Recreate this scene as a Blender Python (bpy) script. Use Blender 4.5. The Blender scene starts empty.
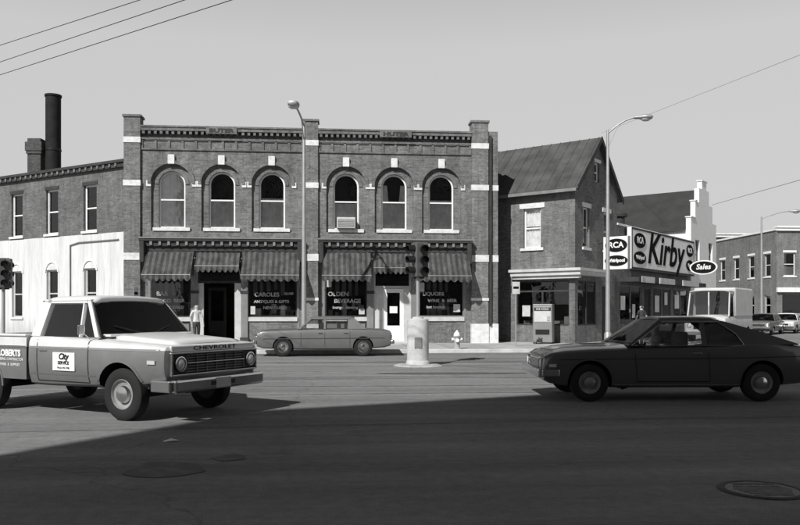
import bpy, bmesh, math, random
from mathutils import Vector, Matrix
random.seed(7)
scene=bpy.context.scene
col=scene.collection
R=math.radians

# ------------------------------------------------------------------ materials
def _base(name):
    m=bpy.data.materials.new(name); m.use_nodes=True
    nt=m.node_tree; b=nt.nodes['Principled BSDF']; return m,nt,b
def _n(nt,t,**k):
    n=nt.nodes.new(t)
    for a,v in k.items(): setattr(n,a,v)
    return n
def _math(nt,op,a,b=None,clamp=False):
    n=_n(nt,'ShaderNodeMath',operation=op,use_clamp=clamp)
    for i,v in enumerate((a,b)):
        if v is None: continue
        if isinstance(v,(int,float)): n.inputs[i].default_value=v
        else: nt.links.new(v,n.inputs[i])
    return n.outputs[0]
def _noise(nt,vec,scale,detail=5,rough=.6):
    n=_n(nt,'ShaderNodeTexNoise'); n.inputs['Scale'].default_value=scale
    n.inputs['Detail'].default_value=detail; n.inputs['Roughness'].default_value=rough
    nt.links.new(vec,n.inputs['Vector']); return n.outputs['Fac']
def _mr(nt,v,a,b,c,d):
    n=_n(nt,'ShaderNodeMapRange'); nt.links.new(v,n.inputs[0])
    for i,x in enumerate((a,b,c,d)): n.inputs[i+1].default_value=x
    return n.outputs[0]
def _obj(nt): return _n(nt,'ShaderNodeTexCoord').outputs['Object']
def _bump(nt,b,h,strength,dist=.01):
    n=_n(nt,'ShaderNodeBump'); n.inputs['Strength'].default_value=strength; n.inputs['Distance'].default_value=dist
    nt.links.new(h,n.inputs['Height']); nt.links.new(n.outputs[0],b.inputs['Normal'])
def _col(nt,b,f): 
    c=_n(nt,'ShaderNodeCombineXYZ')
    for i in range(3): nt.links.new(f,c.inputs[i])
    nt.links.new(c.outputs[0],b.inputs['Base Color'])
def mat(name,v,rough=.8,metal=0,var=.12,ns=2.5,fine=.0,coat=0,bump=0,spec=.5):
    m,nt,b=_base(name); o=_obj(nt)
    f=_mr(nt,_noise(nt,o,ns),.25,.75,1-var,1+var)
    if fine: f=_math(nt,'MULTIPLY',f,_mr(nt,_noise(nt,o,40,3),.25,.75,1-fine,1+fine))
    _col(nt,b,_math(nt,'MULTIPLY',f,v))
    b.inputs['Roughness'].default_value=rough; b.inputs['Metallic'].default_value=metal
    b.inputs['Coat Weight'].default_value=coat; b.inputs['Coat Roughness'].default_value=.06
    b.inputs['Specular IOR Level'].default_value=spec
    if bump: _bump(nt,b,_noise(nt,o,30,4),bump)
    return m
def brick(name,c1,c2,mortar,white_below=None,stain=.32):
    m,nt,b=_base(name); o=_obj(nt)
    s=_n(nt,'ShaderNodeSeparateXYZ'); nt.links.new(o,s.inputs[0])
    c=_n(nt,'ShaderNodeCombineXYZ'); nt.links.new(_math(nt,'ADD',s.outputs[0],s.outputs[1]),c.inputs[0]); nt.links.new(s.outputs[2],c.inputs[1])
    t=_n(nt,'ShaderNodeTexBrick'); nt.links.new(c.outputs[0],t.inputs['Vector'])
    t.inputs['Color1'].default_value=(c1,c1,c1,1); t.inputs['Color2'].default_value=(c2,c2,c2,1); t.inputs['Mortar'].default_value=(mortar,)*3+(1,)
    t.inputs['Scale'].default_value=1; t.inputs['Brick Width'].default_value=.22; t.inputs['Row Height'].default_value=.076
    t.inputs['Mortar Size'].default_value=.007; t.inputs['Mortar Smooth'].default_value=.3
    bw=_n(nt,'ShaderNodeRGBToBW'); nt.links.new(t.outputs['Color'],bw.inputs[0]); f=bw.outputs[0]
    f=_math(nt,'MULTIPLY',f,_mr(nt,_noise(nt,o,.55,7,.75),.3,.7,1-stain,1+stain))
    mp=_n(nt,'ShaderNodeMapping'); mp.inputs['Scale'].default_value=(3,3,.3); nt.links.new(o,mp.inputs[0])
    f=_math(nt,'MULTIPLY',f,_mr(nt,_noise(nt,mp.outputs[0],1.5,5,.7),.3,.7,.74,1.18))
    f=_math(nt,'MULTIPLY',f,_mr(nt,_noise(nt,o,11,3,.8),.3,.7,.74,1.26))
    if white_below is not None:
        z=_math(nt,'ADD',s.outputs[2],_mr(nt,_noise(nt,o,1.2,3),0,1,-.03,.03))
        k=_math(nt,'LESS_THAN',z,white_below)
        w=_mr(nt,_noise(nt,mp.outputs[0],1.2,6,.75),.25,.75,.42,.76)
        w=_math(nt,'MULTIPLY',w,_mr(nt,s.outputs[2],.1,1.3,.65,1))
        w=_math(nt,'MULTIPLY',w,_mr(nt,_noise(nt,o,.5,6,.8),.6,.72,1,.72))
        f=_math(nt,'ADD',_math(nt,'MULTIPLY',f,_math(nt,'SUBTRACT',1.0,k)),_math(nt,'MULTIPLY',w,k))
    _col(nt,b,f); b.inputs['Roughness'].default_value=.9; b.inputs['Specular IOR Level'].default_value=.25
    _bump(nt,b,t.outputs['Fac'],-.3,.01)
    return m
def glass(name,trans=.55,rough=.02,refl=.16):
    m=bpy.data.materials.new(name); m.use_nodes=True; nt=m.node_tree
    nt.nodes.remove(nt.nodes['Principled BSDF']); out=nt.nodes['Material Output']
    t=_n(nt,'ShaderNodeBsdfTransparent'); t.inputs[0].default_value=(trans,)*3+(1,)
    g=_n(nt,'ShaderNodeBsdfGlossy'); g.inputs['Roughness'].default_value=rough; g.inputs[0].default_value=(.9,.9,.9,1)
    bn=_n(nt,'ShaderNodeBump'); bn.inputs['Strength'].default_value=.15; bn.inputs['Distance'].default_value=.02
    nt.links.new(_noise(nt,_obj(nt),2.2,2),bn.inputs['Height']); nt.links.new(bn.outputs[0],g.inputs['Normal'])
    fr=_n(nt,'ShaderNodeFresnel'); fr.inputs[0].default_value=1.45
    f=_math(nt,'ADD',fr.outputs[0],refl-.04,True)
    mx=_n(nt,'ShaderNodeMixShader'); nt.links.new(f,mx.inputs[0]); nt.links.new(t.outputs[0],mx.inputs[1]); nt.links.new(g.outputs[0],mx.inputs[2])
    nt.links.new(mx.outputs[0],out.inputs[0]); return m

M_brick=brick('brick_dark',.12,.19,.20)
M_brick2=brick('brick_mid',.12,.18,.19)
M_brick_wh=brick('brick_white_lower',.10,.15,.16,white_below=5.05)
M_brick_sh=brick('brick_background',.14,.19,.22)
M_stone=mat('limestone',.66,.85,var=.22,ns=5,fine=.18)
M_white=mat('white_paint',.76,.6,var=.1,ns=3,fine=.06)
M_cream=mat('cream_paint',.5,.6,var=.18,ns=3)
M_trim=mat('dark_trim_paint',.045,.75,var=.35,spec=.25)
M_grey=mat('grey_paint',.2,.65,var=.2,spec=.3)
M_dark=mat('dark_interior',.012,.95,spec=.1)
M_int=mat('shop_interior',.04,.9,var=.6,ns=1.5,spec=.2)
M_curtain=mat('curtain_cloth',.78,.95,var=.25,ns=4)
M_frame=mat('window_frame_paint',.5,.6,var=.2)
M_glass=glass('window_glass',.95,.03,.07)
M_shopglass=glass('shop_glass',.88,.02,.05)
M_carglass=glass('car_glass',.93,.02,.08)
M_roof=mat('roof_tin',.07,.75,var=.45,ns=1.2,fine=.35,spec=.3)
M_tar=mat('roof_tar',.05,.95)
M_conc=mat('concrete',.48,.9,var=.2,ns=3,fine=.2,bump=.2)
M_rubber=mat('tyre_rubber',.018,.85,var=.2,spec=.3)
M_chrome=mat('chrome',.6,.2,metal=1,var=.1)
M_steel=mat('galvanised_steel',.38,.5,metal=.5,var=.15)
M_black=mat('black_enamel',.015,.45,spec=.3)
M_ink=mat('sign_black_paint',.012,.95,spec=.05)
M_ink2=mat('sign_grey_lettering',.42,.9,var=.35,ns=9)
M_rust=mat('iron_dark',.03,.75,var=.4)
M_wood=mat('weathered_wood',.12,.9,var=.3,ns=6)
M_skin=mat('skin',.4,.6); M_shirt=mat('shirt_cloth',.6,.9); M_pants=mat('trouser_cloth',.05,.9); M_hair=mat('hair',.02,.8)

def awning_mat():
    m,nt,b=_base('striped_canvas'); o=_obj(nt)
    s=_n(nt,'ShaderNodeSeparateXYZ'); nt.links.new(o,s.inputs[0])
    k=_math(nt,'GREATER_THAN',_math(nt,'FRACT',_math(nt,'MULTIPLY',s.outputs[0],4.3)),.5)
    f=_math(nt,'ADD',_math(nt,'MULTIPLY',k,.04),.055)
    f=_math(nt,'MULTIPLY',f,_mr(nt,_noise(nt,o,2.5,5,.7),.3,.7,.55,1.4)); _col(nt,b,f); b.inputs['Roughness'].default_value=.95; b.inputs['Specular IOR Level'].default_value=.1
    return m
M_awn=awning_mat()
def asphalt():
    m,nt,b=_base('asphalt'); o=_obj(nt)
    rot=_n(nt,'ShaderNodeMapping'); rot.inputs['Rotation'].default_value=(0,0,R(-5)); nt.links.new(o,rot.inputs[0]); v=rot.outputs[0]
    st=_n(nt,'ShaderNodeMapping'); st.inputs['Scale'].default_value=(.04,1.1,1); nt.links.new(v,st.inputs[0])
    f=_mr(nt,_noise(nt,v,.16,6,.65),.3,.7,.80,1.18)
    f=_math(nt,'MULTIPLY',f,_mr(nt,_noise(nt,st.outputs[0],1,6,.65),.3,.7,.70,1.25))
    f=_math(nt,'MULTIPLY',f,_mr(nt,_noise(nt,v,7,5,.85),.3,.7,.78,1.22))
    f=_math(nt,'MULTIPLY',f,_mr(nt,_noise(nt,v,110,2,.8),.3,.7,.55,1.45))
    f=_math(nt,'MULTIPLY',f,_mr(nt,_noise(nt,v,.8,3,.5),.62,.74,1,.72))
    vo=_n(nt,'ShaderNodeTexVoronoi',feature='DISTANCE_TO_EDGE'); vo.inputs['Scale'].default_value=.16
    nn=_n(nt,'ShaderNodeTexNoise'); nn.inputs['Scale'].default_value=1.1; nn.inputs['Detail'].default_value=7; nt.links.new(v,nn.inputs['Vector'])
    va=_n(nt,'ShaderNodeVectorMath',operation='ADD'); sc=_n(nt,'ShaderNodeVectorMath',operation='SCALE'); sc.inputs[3].default_value=1.1
    nt.links.new(nn.outputs['Color'],sc.inputs[0]); nt.links.new(v,va.inputs[0]); nt.links.new(sc.outputs[0],va.inputs[1]); nt.links.new(va.outputs[0],vo.inputs['Vector'])
    cr=_mr(nt,vo.outputs['Distance'],.0,.0045,.75,1)
    f=_math(nt,'MULTIPLY',f,cr)
    _col(nt,b,_math(nt,'MULTIPLY',f,.215)); b.inputs['Roughness'].default_value=.9; b.inputs['Specular IOR Level'].default_value=.12
    _bump(nt,b,_noise(nt,v,80,3,.8),.6,.012)
    return m
M_asph=asphalt()
def sidewalk_mat():
    m,nt,b=_base('sidewalk_concrete'); o=_obj(nt)
    t=_n(nt,'ShaderNodeTexBrick'); t.offset=0; rot=_n(nt,'ShaderNodeMapping'); rot.inputs['Rotation'].default_value=(0,0,R(-5)); nt.links.new(o,rot.inputs[0]); nt.links.new(rot.outputs[0],t.inputs['Vector'])
    for i,c in (('Color1',.36),('Color2',.44),('Mortar',.14)): t.inputs[i].default_value=(c,c,c,1)
    t.inputs['Scale'].default_value=1; t.inputs['Brick Width'].default_value=1.5; t.inputs['Row Height'].default_value=1.5; t.inputs['Mortar Size'].default_value=.015
    bw=_n(nt,'ShaderNodeRGBToBW'); nt.links.new(t.outputs['Color'],bw.inputs[0])
    f=_math(nt,'MULTIPLY',bw.outputs[0],_mr(nt,_noise(nt,o,.8,6,.7),.3,.7,.7,1.2)); _col(nt,b,f); b.inputs['Roughness'].default_value=.9
    return m
M_walk=sidewalk_mat()
def worn(name,v,th=.5,under=.15,sc=6):
    m,nt,b=_base(name); o=_obj(nt)
    k=_mr(nt,_noise(nt,o,sc,6,.75),th-.1,th+.1,0,1)
    f=_math(nt,'ADD',_math(nt,'MULTIPLY',k,v-under),under); _col(nt,b,f); b.inputs['Roughness'].default_value=.9; b.inputs['Specular IOR Level'].default_value=.12; return m
M_mark=worn('worn_road_paint',.36,.52,.215)

# ------------------------------------------------------------------ geometry helpers
def empty(name,loc=(0,0,0),rot=0,parent=None):
    e=bpy.data.objects.new(name,None); col.objects.link(e); e.location=loc; e.rotation_euler=(0,0,rot)
    e.empty_display_size=.2
    if parent: e.parent=parent
    return e
def link(name,me,mats,parent=None,smooth=None):
    o=bpy.data.objects.new(name,me); col.objects.link(o)
    if parent: o.parent=parent
    if mats is not None and not me.materials:
        for m in (mats if isinstance(mats,(list,tuple)) else [mats]): me.materials.append(m)
    if smooth is not None:
        for p in me.polygons: p.use_smooth=True
        me.set_sharp_from_angle(angle=R(smooth))
    return o
def mk(name,vs,fs,m,parent=None,smooth=None,fix=True):
    me=bpy.data.meshes.new(name); me.from_pydata([tuple(v) for v in vs],[],fs)
    if fix:
        bm=bmesh.new(); bm.from_mesh(me); bmesh.ops.recalc_face_normals(bm,faces=bm.faces); bm.to_mesh(me); bm.free()
    me.update(); return link(name,me,m,parent,smooth)
def boxes(name,lst,m,parent=None,bevel=0):
    vs=[];fs=[]
    for (x0,x1,y0,y1,z0,z1) in lst:
        k=len(vs); vs+=[(x0,y0,z0),(x1,y0,z0),(x1,y1,z0),(x0,y1,z0),(x0,y0,z1),(x1,y0,z1),(x1,y1,z1),(x0,y1,z1)]
        fs+=[[k+i for i in f] for f in ((0,3,2,1),(4,5,6,7),(0,1,5,4),(1,2,6,5),(2,3,7,6),(3,0,4,7))]
    o=mk(name,vs,fs,m,parent,fix=False)
    if bevel:
        b=o.modifiers.new('b','BEVEL'); b.width=bevel; b.segments=2; b.limit_method='ANGLE'
    return o
def box(name,x0,x1,y0,y1,z0,z1,m,parent=None,bevel=0): return boxes(name,[(x0,x1,y0,y1,z0,z1)],m,parent,bevel)
def eval_mesh(ob):
    bpy.context.view_layer.update(); dg=bpy.context.evaluated_depsgraph_get()
    me=bpy.data.meshes.new_from_object(ob.evaluated_get(dg)); return me
def poly(name,outline,holes,y0,y1,m,parent=None,bevel=0):
    """wall slab drawn in x-z, thickness y0..y1, with openings"""
    cu=bpy.data.curves.new(name,'CURVE'); cu.dimensions='2D'; cu.fill_mode='BOTH'; cu.extrude=(y1-y0)/2
    for loop in [outline]+holes:
        s=cu.splines.new('POLY'); s.points.add(len(loop)-1)
        for p,q in zip(s.points,loop): p.co=(q[0],q[1],0,1)
        s.use_cyclic_u=True
    o=bpy.data.objects.new('tmp',cu); col.objects.link(o); me=eval_mesh(o)
    bpy.data.objects.remove(o); me.materials.clear()
    me.transform(Matrix.Translation((0,(y0+y1)/2,0))@Matrix.Rotation(R(90),4,'X'))
    for p in me.polygons: p.use_smooth=False
    return link(name,me,m,parent)
def rect(x0,x1,z0,z1): return [(x0,z0),(x1,z0),(x1,z1),(x0,z1)]
def archl(u,z0,zs,r,n=18): return [(u-r,z0),(u+r,z0)]+[(u+r*math.cos(math.pi*i/n),zs+r*math.sin(math.pi*i/n)) for i in range(n+1)]
def archring(name,items,r0,r1,y0,y1,m,parent,n=18):
    vs=[];fs=[]
    for (u,zs) in items:
        k=len(vs)
        for i in range(n+1):
            a=math.pi*i/n; c,s=math.cos(a),math.sin(a)
            vs+=[(u+r0*c,y0,zs+r0*s),(u+r1*c,y0,zs+r1*s),(u+r1*c,y1,zs+r1*s),(u+r0*c,y1,zs+r0*s)]
        for i in range(n):
            for j in range(4): fs.append([k+4*i+j,k+4*i+(j+1)%4,k+4*i+4+(j+1)%4,k+4*i+4+j])
        fs+=[[k,k+1,k+2,k+3],[k+4*n+3,k+4*n+2,k+4*n+1,k+4*n]]
    return mk(name,vs,fs,m,parent)
def tube(name,pts,r,m,parent=None,radii=None,res=6,cyc=False):
    cu=bpy.data.curves.new(name,'CURVE'); cu.dimensions='3D'; cu.bevel_depth=r; cu.bevel_resolution=res//2; cu.use_fill_caps=True
    s=cu.splines.new('POLY'); s.points.add(len(pts)-1)
    for i,(p,q) in enumerate(zip(s.points,pts)):
        p.co=(*q,1)
        if radii: p.radius=radii[i]
    s.use_cyclic_u=cyc
    o=bpy.data.objects.new('tmp',cu); col.objects.link(o); me=eval_mesh(o); bpy.data.objects.remove(o); me.materials.clear()
    return link(name,me,m,parent,smooth=50)
def lathe(name,prof,m,parent=None,seg=28,mtx=None,smooth=40,midx=None):
    vs=[];fs=[]
    for i in range(seg):
        a=2*math.pi*i/seg
        for (r,z) in prof: vs.append((r*math.cos(a),r*math.sin(a),z))
    n=len(prof)
    for i in range(seg):
        j=(i+1)%seg
        for k in range(n-1): fs.append([i*n+k,j*n+k,j*n+k+1,i*n+k+1])
    me=bpy.data.meshes.new(name); me.from_pydata(vs,[],fs)
    bm=bmesh.new(); bm.from_mesh(me); bmesh.ops.remove_doubles(bm,verts=bm.verts,dist=1e-5)
    bmesh.ops.recalc_face_normals(bm,faces=bm.faces); bm.to_mesh(me); bm.free()
    if mtx: me.transform(mtx)
    return link(name,me,m,parent,smooth)
def text(name,s,size,loc,m,parent=None,rotz=0,shear=0,bold=0,ext=.004,sx=1,align='CENTER'):
    cu=bpy.data.curves.new(name,'FONT'); cu.body=s; cu.size=size; cu.extrude=ext; cu.shear=shear; cu.offset=bold; cu.align_x=align; cu.align_y='CENTER'; cu.resolution_u=4
    o=bpy.data.objects.new('tmp',cu); col.objects.link(o); me=eval_mesh(o); bpy.data.objects.remove(o); me.materials.clear()
    me.transform(Matrix.Translation(loc)@Matrix.Rotation(rotz,4,'Z')@Matrix.Rotation(R(90),4,'X')@Matrix.Diagonal((sx,1,1,1)))
    return link(name,me,m,parent)
def flat(name,pts,z,m,parent=None):
    return mk(name,[(p[0],p[1],z) for p in pts],[list(range(len(pts)))],m,parent)
def prism(name,pts,z0,z1,m,parent=None):
    n=len(pts); vs=[(p[0],p[1],z0) for p in pts]+[(p[0],p[1],z1) for p in pts]
    return mk(name,vs,[list(range(n)),list(range(n,2*n))]+[[i,(i+1)%n,n+(i+1)%n,n+i] for i in range(n)],m,parent)

def window(parent,name,u,z0,z1,w,arch=False,y=.14,fm=None,cur=.5,sash=True,curm=None,gl=None,back=True,shade=0):
    fm=fm or M_frame; h=w/2; t=.07; zm=(z0+z1)/2
    if arch:
        zs=z1-h; outl=archl(u,z0,zs,h); hi=[(u-h+t,zm+.03),(u+h-t,zm+.03)]+[(u+(h-t)*math.cos(math.pi*i/14),zs+(h-t)*math.sin(math.pi*i/14)) for i in range(15)]
        pane=archl(u,z0,zs,h-.01)
    else:
        outl=rect(u-h,u+h,z0,z1); hi=rect(u-h+t,u+h-t,zm+.03,z1-t); pane=rect(u-h+.01,u+h-.01,z0+.01,z1-.01)
    holes=[rect(u-h+t,u+h-t,z0+t,zm-.03),hi] if sash else [rect(u-h+t,u+h-t,z0+t,z1-t)]
    poly(name+'_frame',outl,holes,y,y+.06,fm,parent)
    poly(name+'_glass',pane,[],y+.025,y+.031,gl or M_glass,parent)
    def cloth(za,zb,nm):
        n=24; vs=[];fs=[]
        for i in range(n+1):
            xx=u-h+2*h*i/n; yy=y+.10+.022*math.sin(i*1.6+u*5); vs+=[(xx,yy,za),(xx,yy,zb)]
        for i in range(n): fs.append([2*i,2*i+2,2*i+3,2*i+1])
        mk(nm,vs,fs,curm or M_curtain,parent,fix=False)
    if cur>0: cloth(z0,z0+(z1-z0)*cur,name+'_curtain')
    if shade>0 and not arch: cloth(z1-(z1-z0)*shade,z1-.02,name+'_blind')
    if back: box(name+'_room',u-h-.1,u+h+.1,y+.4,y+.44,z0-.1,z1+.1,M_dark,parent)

# ------------------------------------------------------------------ ground
mk('ground',[(-900,-900,-.02),(900,-900,-.02),(900,900,-.02),(-900,900,-.02)],[[0,1,2,3]],mat('ground_gravel',.16,.95,var=.25,ns=.3))
flat('road',[(-120,-60),(120,-60),(120,160),(-120,160)],0,M_asph)
def qb(a,b,c,n=10): return [((1-t)**2*a[0]+2*t*(1-t)*b[0]+t*t*c[0],(1-t)**2*a[1]+2*t*(1-t)*b[1]+t*t*c[1]) for t in [i/n for i in range(n+1)]]
kerb=[(-58,53.2)]+qb((-16,28.6),(-13.5,27.2),(-10.5,27.5),6)+qb((5.0,28.83),(7.44,29.05),(8.9,31.0),10)+[(23.1,49.9)]
def inset(line,d):
    out=[]
    for i,p in enumerate(line):
        a=line[max(0,i-1)]; b=line[min(len(line)-1,i+1)]; dx,dy=b[0]-a[0],b[1]-a[1]; L=math.hypot(dx,dy); out.append((p[0]-dy/L*d,p[1]+dx/L*d))
    return out
ik=inset(kerb,.16)
prism('sidewalk',ik+[(12,69.8),(-44.8,79.8)],-.01,.126,M_walk)
vs=[];fs=[]
for a,b in zip(kerb,ik):
    vs+=[(a[0],a[1],-.01),(a[0],a[1],.115),(a[0]*.85+b[0]*.15,a[1]*.85+b[1]*.15,.132),(b[0],b[1],.132),(b[0],b[1],-.01)]
for i in range(len(kerb)-1):
    for j in range(4): fs.append([5*i+j,5*i+5+j,5*i+6+j,5*i+1+j])
mk('kerb',vs,fs,mat('kerb_concrete',.5,.85,var=.3,ns=2),None)
prism('sidewalk',[(24,63),(75,63),(75,110),(24,110)],-.01,.13,M_walk)
def strip(name,a,b,w,z,m,n=30,jit=.0,seed=1):
    rr=random.Random(seed); dx,dy=b[0]-a[0],b[1]-a[1]; L=math.hypot(dx,dy); nx,ny=-dy/L,dx/L; vs=[];fs=[]; off=0
    for i in range(n+1):
        t=i/n; off+=(rr.random()-.5)*jit; ww=w/2*(1 if not jit else .6+.8*rr.random())
        x=a[0]+dx*t+nx*off; y=a[1]+dy*t+ny*off; vs+=[(x-nx*ww,y-ny*ww,z),(x+nx*ww,y+ny*ww,z)]
    for i in range(n): fs.append([2*i,2*i+2,2*i+3,2*i+1])
    return mk(name,vs,fs,m)
M_seam=worn('tar_seam',.10,.45,.21,4)
M_patch=worn('asphalt_patch',.12,.42,.2,3)
rm=empty('road_marking')
for a,b,w in (((-14,23.9),(-1.2,24.6),.12),((2.2,21.2),(12.5,22.2),.14),((-12,17.6),(1.0,18.3),.12),((-13,19.6),(-2,20.4),.1)):
    o=strip('painted_line',a,b,w,.004,M_mark); o.parent=rm
ts=empty('tar_seam_lines')
for k,(a,b,w) in enumerate((((-12,14.9),(14,16.6),.05),((-12,13.2),(3.0,14.5),.04),((-20,21.6),(20,24.4),.07),((-6,9.6),(8,11.2),.02),((-20,25.6),(7,27.9),.1),((-14,16.2),(14,18.9),.04))):
    o=strip('seam',a,b,w,.008,M_seam,60,.05,k); o.parent=ts
def blob(name,cx,cy,rx,ry,m,z=.012,n=40,seed=1):
    rr=random.Random(seed); p=[rr.random()*6 for _ in range(3)]
    return flat(name,[(cx+rx*math.cos(2*math.pi*i/n)*(1+.14*math.sin(3*2*math.pi*i/n+p[0])+.1*math.sin(5*2*math.pi*i/n+p[1])+.05*rr.random()),cy+ry*math.sin(2*math.pi*i/n)*(1+.14*math.sin(2*2*math.pi*i/n+p[2])+.05*rr.random())) for i in range(n)],z,m)
blob('road_patch',-2.25,7.4,.34,.4,M_patch,seed=3,z=.005)
blob('road_patch',-1.75,8.0,.16,.16,M_patch,seed=5,z=.005)
blob('road_patch',1.2,19,1.6,.35,M_patch,seed=9)
mh=empty('manhole_cover',(3.05,6.55,0))
lathe('rim',[(.30,.0),(.30,.012),(.34,.012),(.36,.004)],M_rust,mh)
lathe('lid',[(0,.008),(.295,.008),(.295,.0)],mat('manhole_iron',.2,.75,var=.5,ns=8,fine=.4),mh)
boxes('lid_ribs',[(-.24+abs(i)*.02,.24-abs(i)*.02,i*.055-.006,i*.055+.006,.0085,.0105) for i in range(-4,5)],M_rust,mh)
mk('litter_paper',[(-2.72,8.95,.005),(-2.58,8.98,.02),(-2.56,9.05,.006),(-2.66,9.03,.035),(-2.74,9.0,.01)],[[0,1,3],[1,2,3],[0,3,4]],M_white,None,fix=False)

# ------------------------------------------------------------------ main brick building
B=empty('brick_commercial_building',(-11.77,33.3,0),R(4.97))
W=16.16; cen=[1.97,4.086,6.226,9.438,11.549,13.64]; ZS=7.0
lo=(.95,7.42); ro=(8.40,14.78)
outer=rect(0,W,.10,9.4)
poly('front_wall',outer,[archl(c,5.12,ZS,.56) for c in cen]+[rect(lo[0],lo[1],.14,4.25),rect(ro[0],ro[1],.14,4.25)],.0,.34,M_brick,B)
poly('front_arcade',rect(.02,W-.02,4.72,8.86),[archl(c,4.98,ZS,.86) for c in cen],-.12,-.003,M_brick,B)
archring('arch_hoods',[(c,ZS) for c in cen],.87,1.0,-.19,-.121,M_brick2,B)
archring('window_arches',[(c,ZS) for c in cen],.565,.72,-.035,-.001,M_brick2,B)
boxes('side_walls',[(0.02,.3,.34,17,.1,9.2),(W-.3,W-.02,.34,17,.1,9.2),(.3,W-.3,16.7,17,.1,9.2)],M_brick,B)
box('roof',.3,W-.3,.34,16.7,8.9,9.0,M_tar,B)
box('room_back',.3,W-.3,3.4,3.45,.1,4.4,M_int,B)
box('shop_floor',.3,W-.3,.36,3.4,.10,.145,M_int,B)
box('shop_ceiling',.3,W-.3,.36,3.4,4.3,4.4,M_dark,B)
def pier(n,x0,x1,zt,p=.24):
    boxes(n,[(x0,x1,-p,-.121,.5,zt),(x0,x1,-.121,0,.5,4.7),(x0+.0,x1-.0,-.121,.36,9.4,zt)],M_brick,B)
    boxes(n+'_cap',[(x0-.05,x1+.05,-p-.05,.42,zt,zt+.09)],M_brick2,B)
    boxes(n+'_stones',[(x0-.02,x1+.02,-p-.03,-.0,.12,.98),(x0-.02,x1+.02,-p-.025,-.12,3.72,4.02),(x0-.02,x1+.02,-p-.025,-.12,6.88,7.12),(x0-.02,x1+.02,-p-.025,-.12,8.72,8.96),(x0-.02,x1+.02,-p-.025,-.12,2.0,2.12)],M_stone,B)
pier('left_pier',0.0,.68,9.82); pier('middle_pier',7.6,8.22,9.78); pier('right_pier',14.98,15.72,9.88)
boxes('corner_strip',[(15.73,16.16,-.18,-.121,.5,9.5),(15.73,16.16,-.121,0,.5,4.7)],M_brick,B)
boxes('corner_strip_stones',[(15.75,16.18,-.21,0,.12,.98),(15.75,16.18,-.2,-.12,3.72,4.02),(15.75,16.18,-.2,-.12,6.88,7.12)],M_stone,B)
cor=[]
for a,b in ((.69,7.59),(8.23,14.97)):
    cor+=[(a,b,-.2,-.121,8.88,8.96),(a,b,-.24,-.0,9.26,9.4),(a,b,-.28,.36,9.4,9.47)]
    n=int((b-a)/.24)
    for i in range(n):
        x=a+(i+.5)*(b-a)/n; cor.append((x-.055,x+.055,-.21,-.0,9.12,9.26))
    n=12
    for i in range(n+1):
        x=a+.05+i*(b-a-.1)/n; cor.append((x-.05,x+.05,-.165,-.121,8.5,8.88))
    cor.append((a,b,-.18,-.121,8.44,8.5))
boxes('corbelled_cornice',cor,M_brick2,B)
boxes('name_plates',[(3.45,4.75,-.31,-.285,9.14,9.4),(10.9,12.3,-.31,-.285,9.14,9.4)],M_brick2,B)
for x,s in ((4.1,'BUTER'),(11.6,'HUTER')): text('name_letters',s,.22,(x,-.318,9.27),M_trim,B,bold=.01,sx=1.6)
boxes('keystones',[(c-.14,c+.14,-.23,-.1,7.84,8.24) for c in cen],M_stone,B,bevel=.01)
imp=[]
for c in cen: imp+=[(c-1.055,c-.86,-.16,-.121,6.88,7.12),(c+.86,c+1.055,-.16,-.121,6.88,7.12)]
boxes('impost_stones',imp,M_stone,B)
boxes('window_sills',[(c-.78,c+.78,-.17,.14,4.98,5.12) for c in cen],M_stone,B)
for i,c in enumerate(cen): window(B,'arched_window',c,5.12,7.56,1.12,arch=True,y=.10,cur=[.97,.52,.55,.48,.5,.55][i],fm=M_white)
mk('tied_curtain',[(cen[4]-.5,.19,5.15),(cen[4]-.12,.19,5.15),(cen[4]-.3,.19,7.1),(cen[4]-.5,.19,7.1),(cen[4]+.5,.19,5.15),(cen[4]+.12,.19,5.15),(cen[4]+.3,.19,7.1),(cen[4]+.5,.19,7.1)],[[0,1,2,3],[4,7,6,5]],M_curtain,B,fix=False)
ac=empty('air_conditioner',(0,0,0),0,B)
box('case',cen[3]-.4,cen[3]+.4,-.35,.095,5.14,5.62,M_cream,ac,bevel=.02)
boxes('louvres',[(cen[3]-.36,cen[3]+.36,-.362,-.351,5.2+.07*i,5.225+.07*i) for i in range(5)],M_trim,ac)
boxes('shop_cornice',[(.69,7.59,-.55,-.122,4.52,4.66),(.69,7.59,-.45,-.001,4.30,4.52),(.69,7.59,-.35,-.001,4.1,4.30),
   (8.23,14.97,-.55,-.122,4.52,4.66),(8.23,14.97,-.45,-.001,4.30,4.52),(8.23,14.97,-.35,-.001,4.1,4.30)],M_trim,B)
boxes('shop_cornice_edge',[(.69,7.59,-.58,-.45,4.62,4.68),(8.23,14.97,-.58,-.45,4.62,4.68)],M_grey,B)
br=[]
for a,b in ((.72,7.56),(8.26,14.94)):
    for i in range(19):
        x=a+.1+i*(b-a-.2)/18; br.append((x-.05,x+.05,-.52,-.451,4.34,4.5))
boxes('cornice_brackets',br,M_grey,B)
boxes('ornate_end_brackets',[(x-.1,x+.1,-.6,-.0,3.6,4.5) for x in (.83,7.45,8.37,14.83)],M_trim,B,bevel=.04)
cols=[2.92,5.05,10.5,12.45]
boxes('shop_columns',[(c-.15,c+.15,-.10,.12,.14,4.1) for c in cols]+[(lo[0],lo[0]+.12,.0,.15,.14,4.1),(lo[1]-.12,lo[1],.0,.15,.14,4.1),(ro[0],ro[0]+.12,.0,.15,.14,4.1),(ro[1]-.12,ro[1],.0,.15,.14,4.1)],M_grey,B,bevel=.02)
boxes('column_blocks',[(c-.19,c+.19,-.14,.0,.13,.4) for c in cols]+[(c-.18,c+.18,-.13,.0,2.3,2.42) for c in cols],M_trim,B,bevel=.01)
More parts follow.
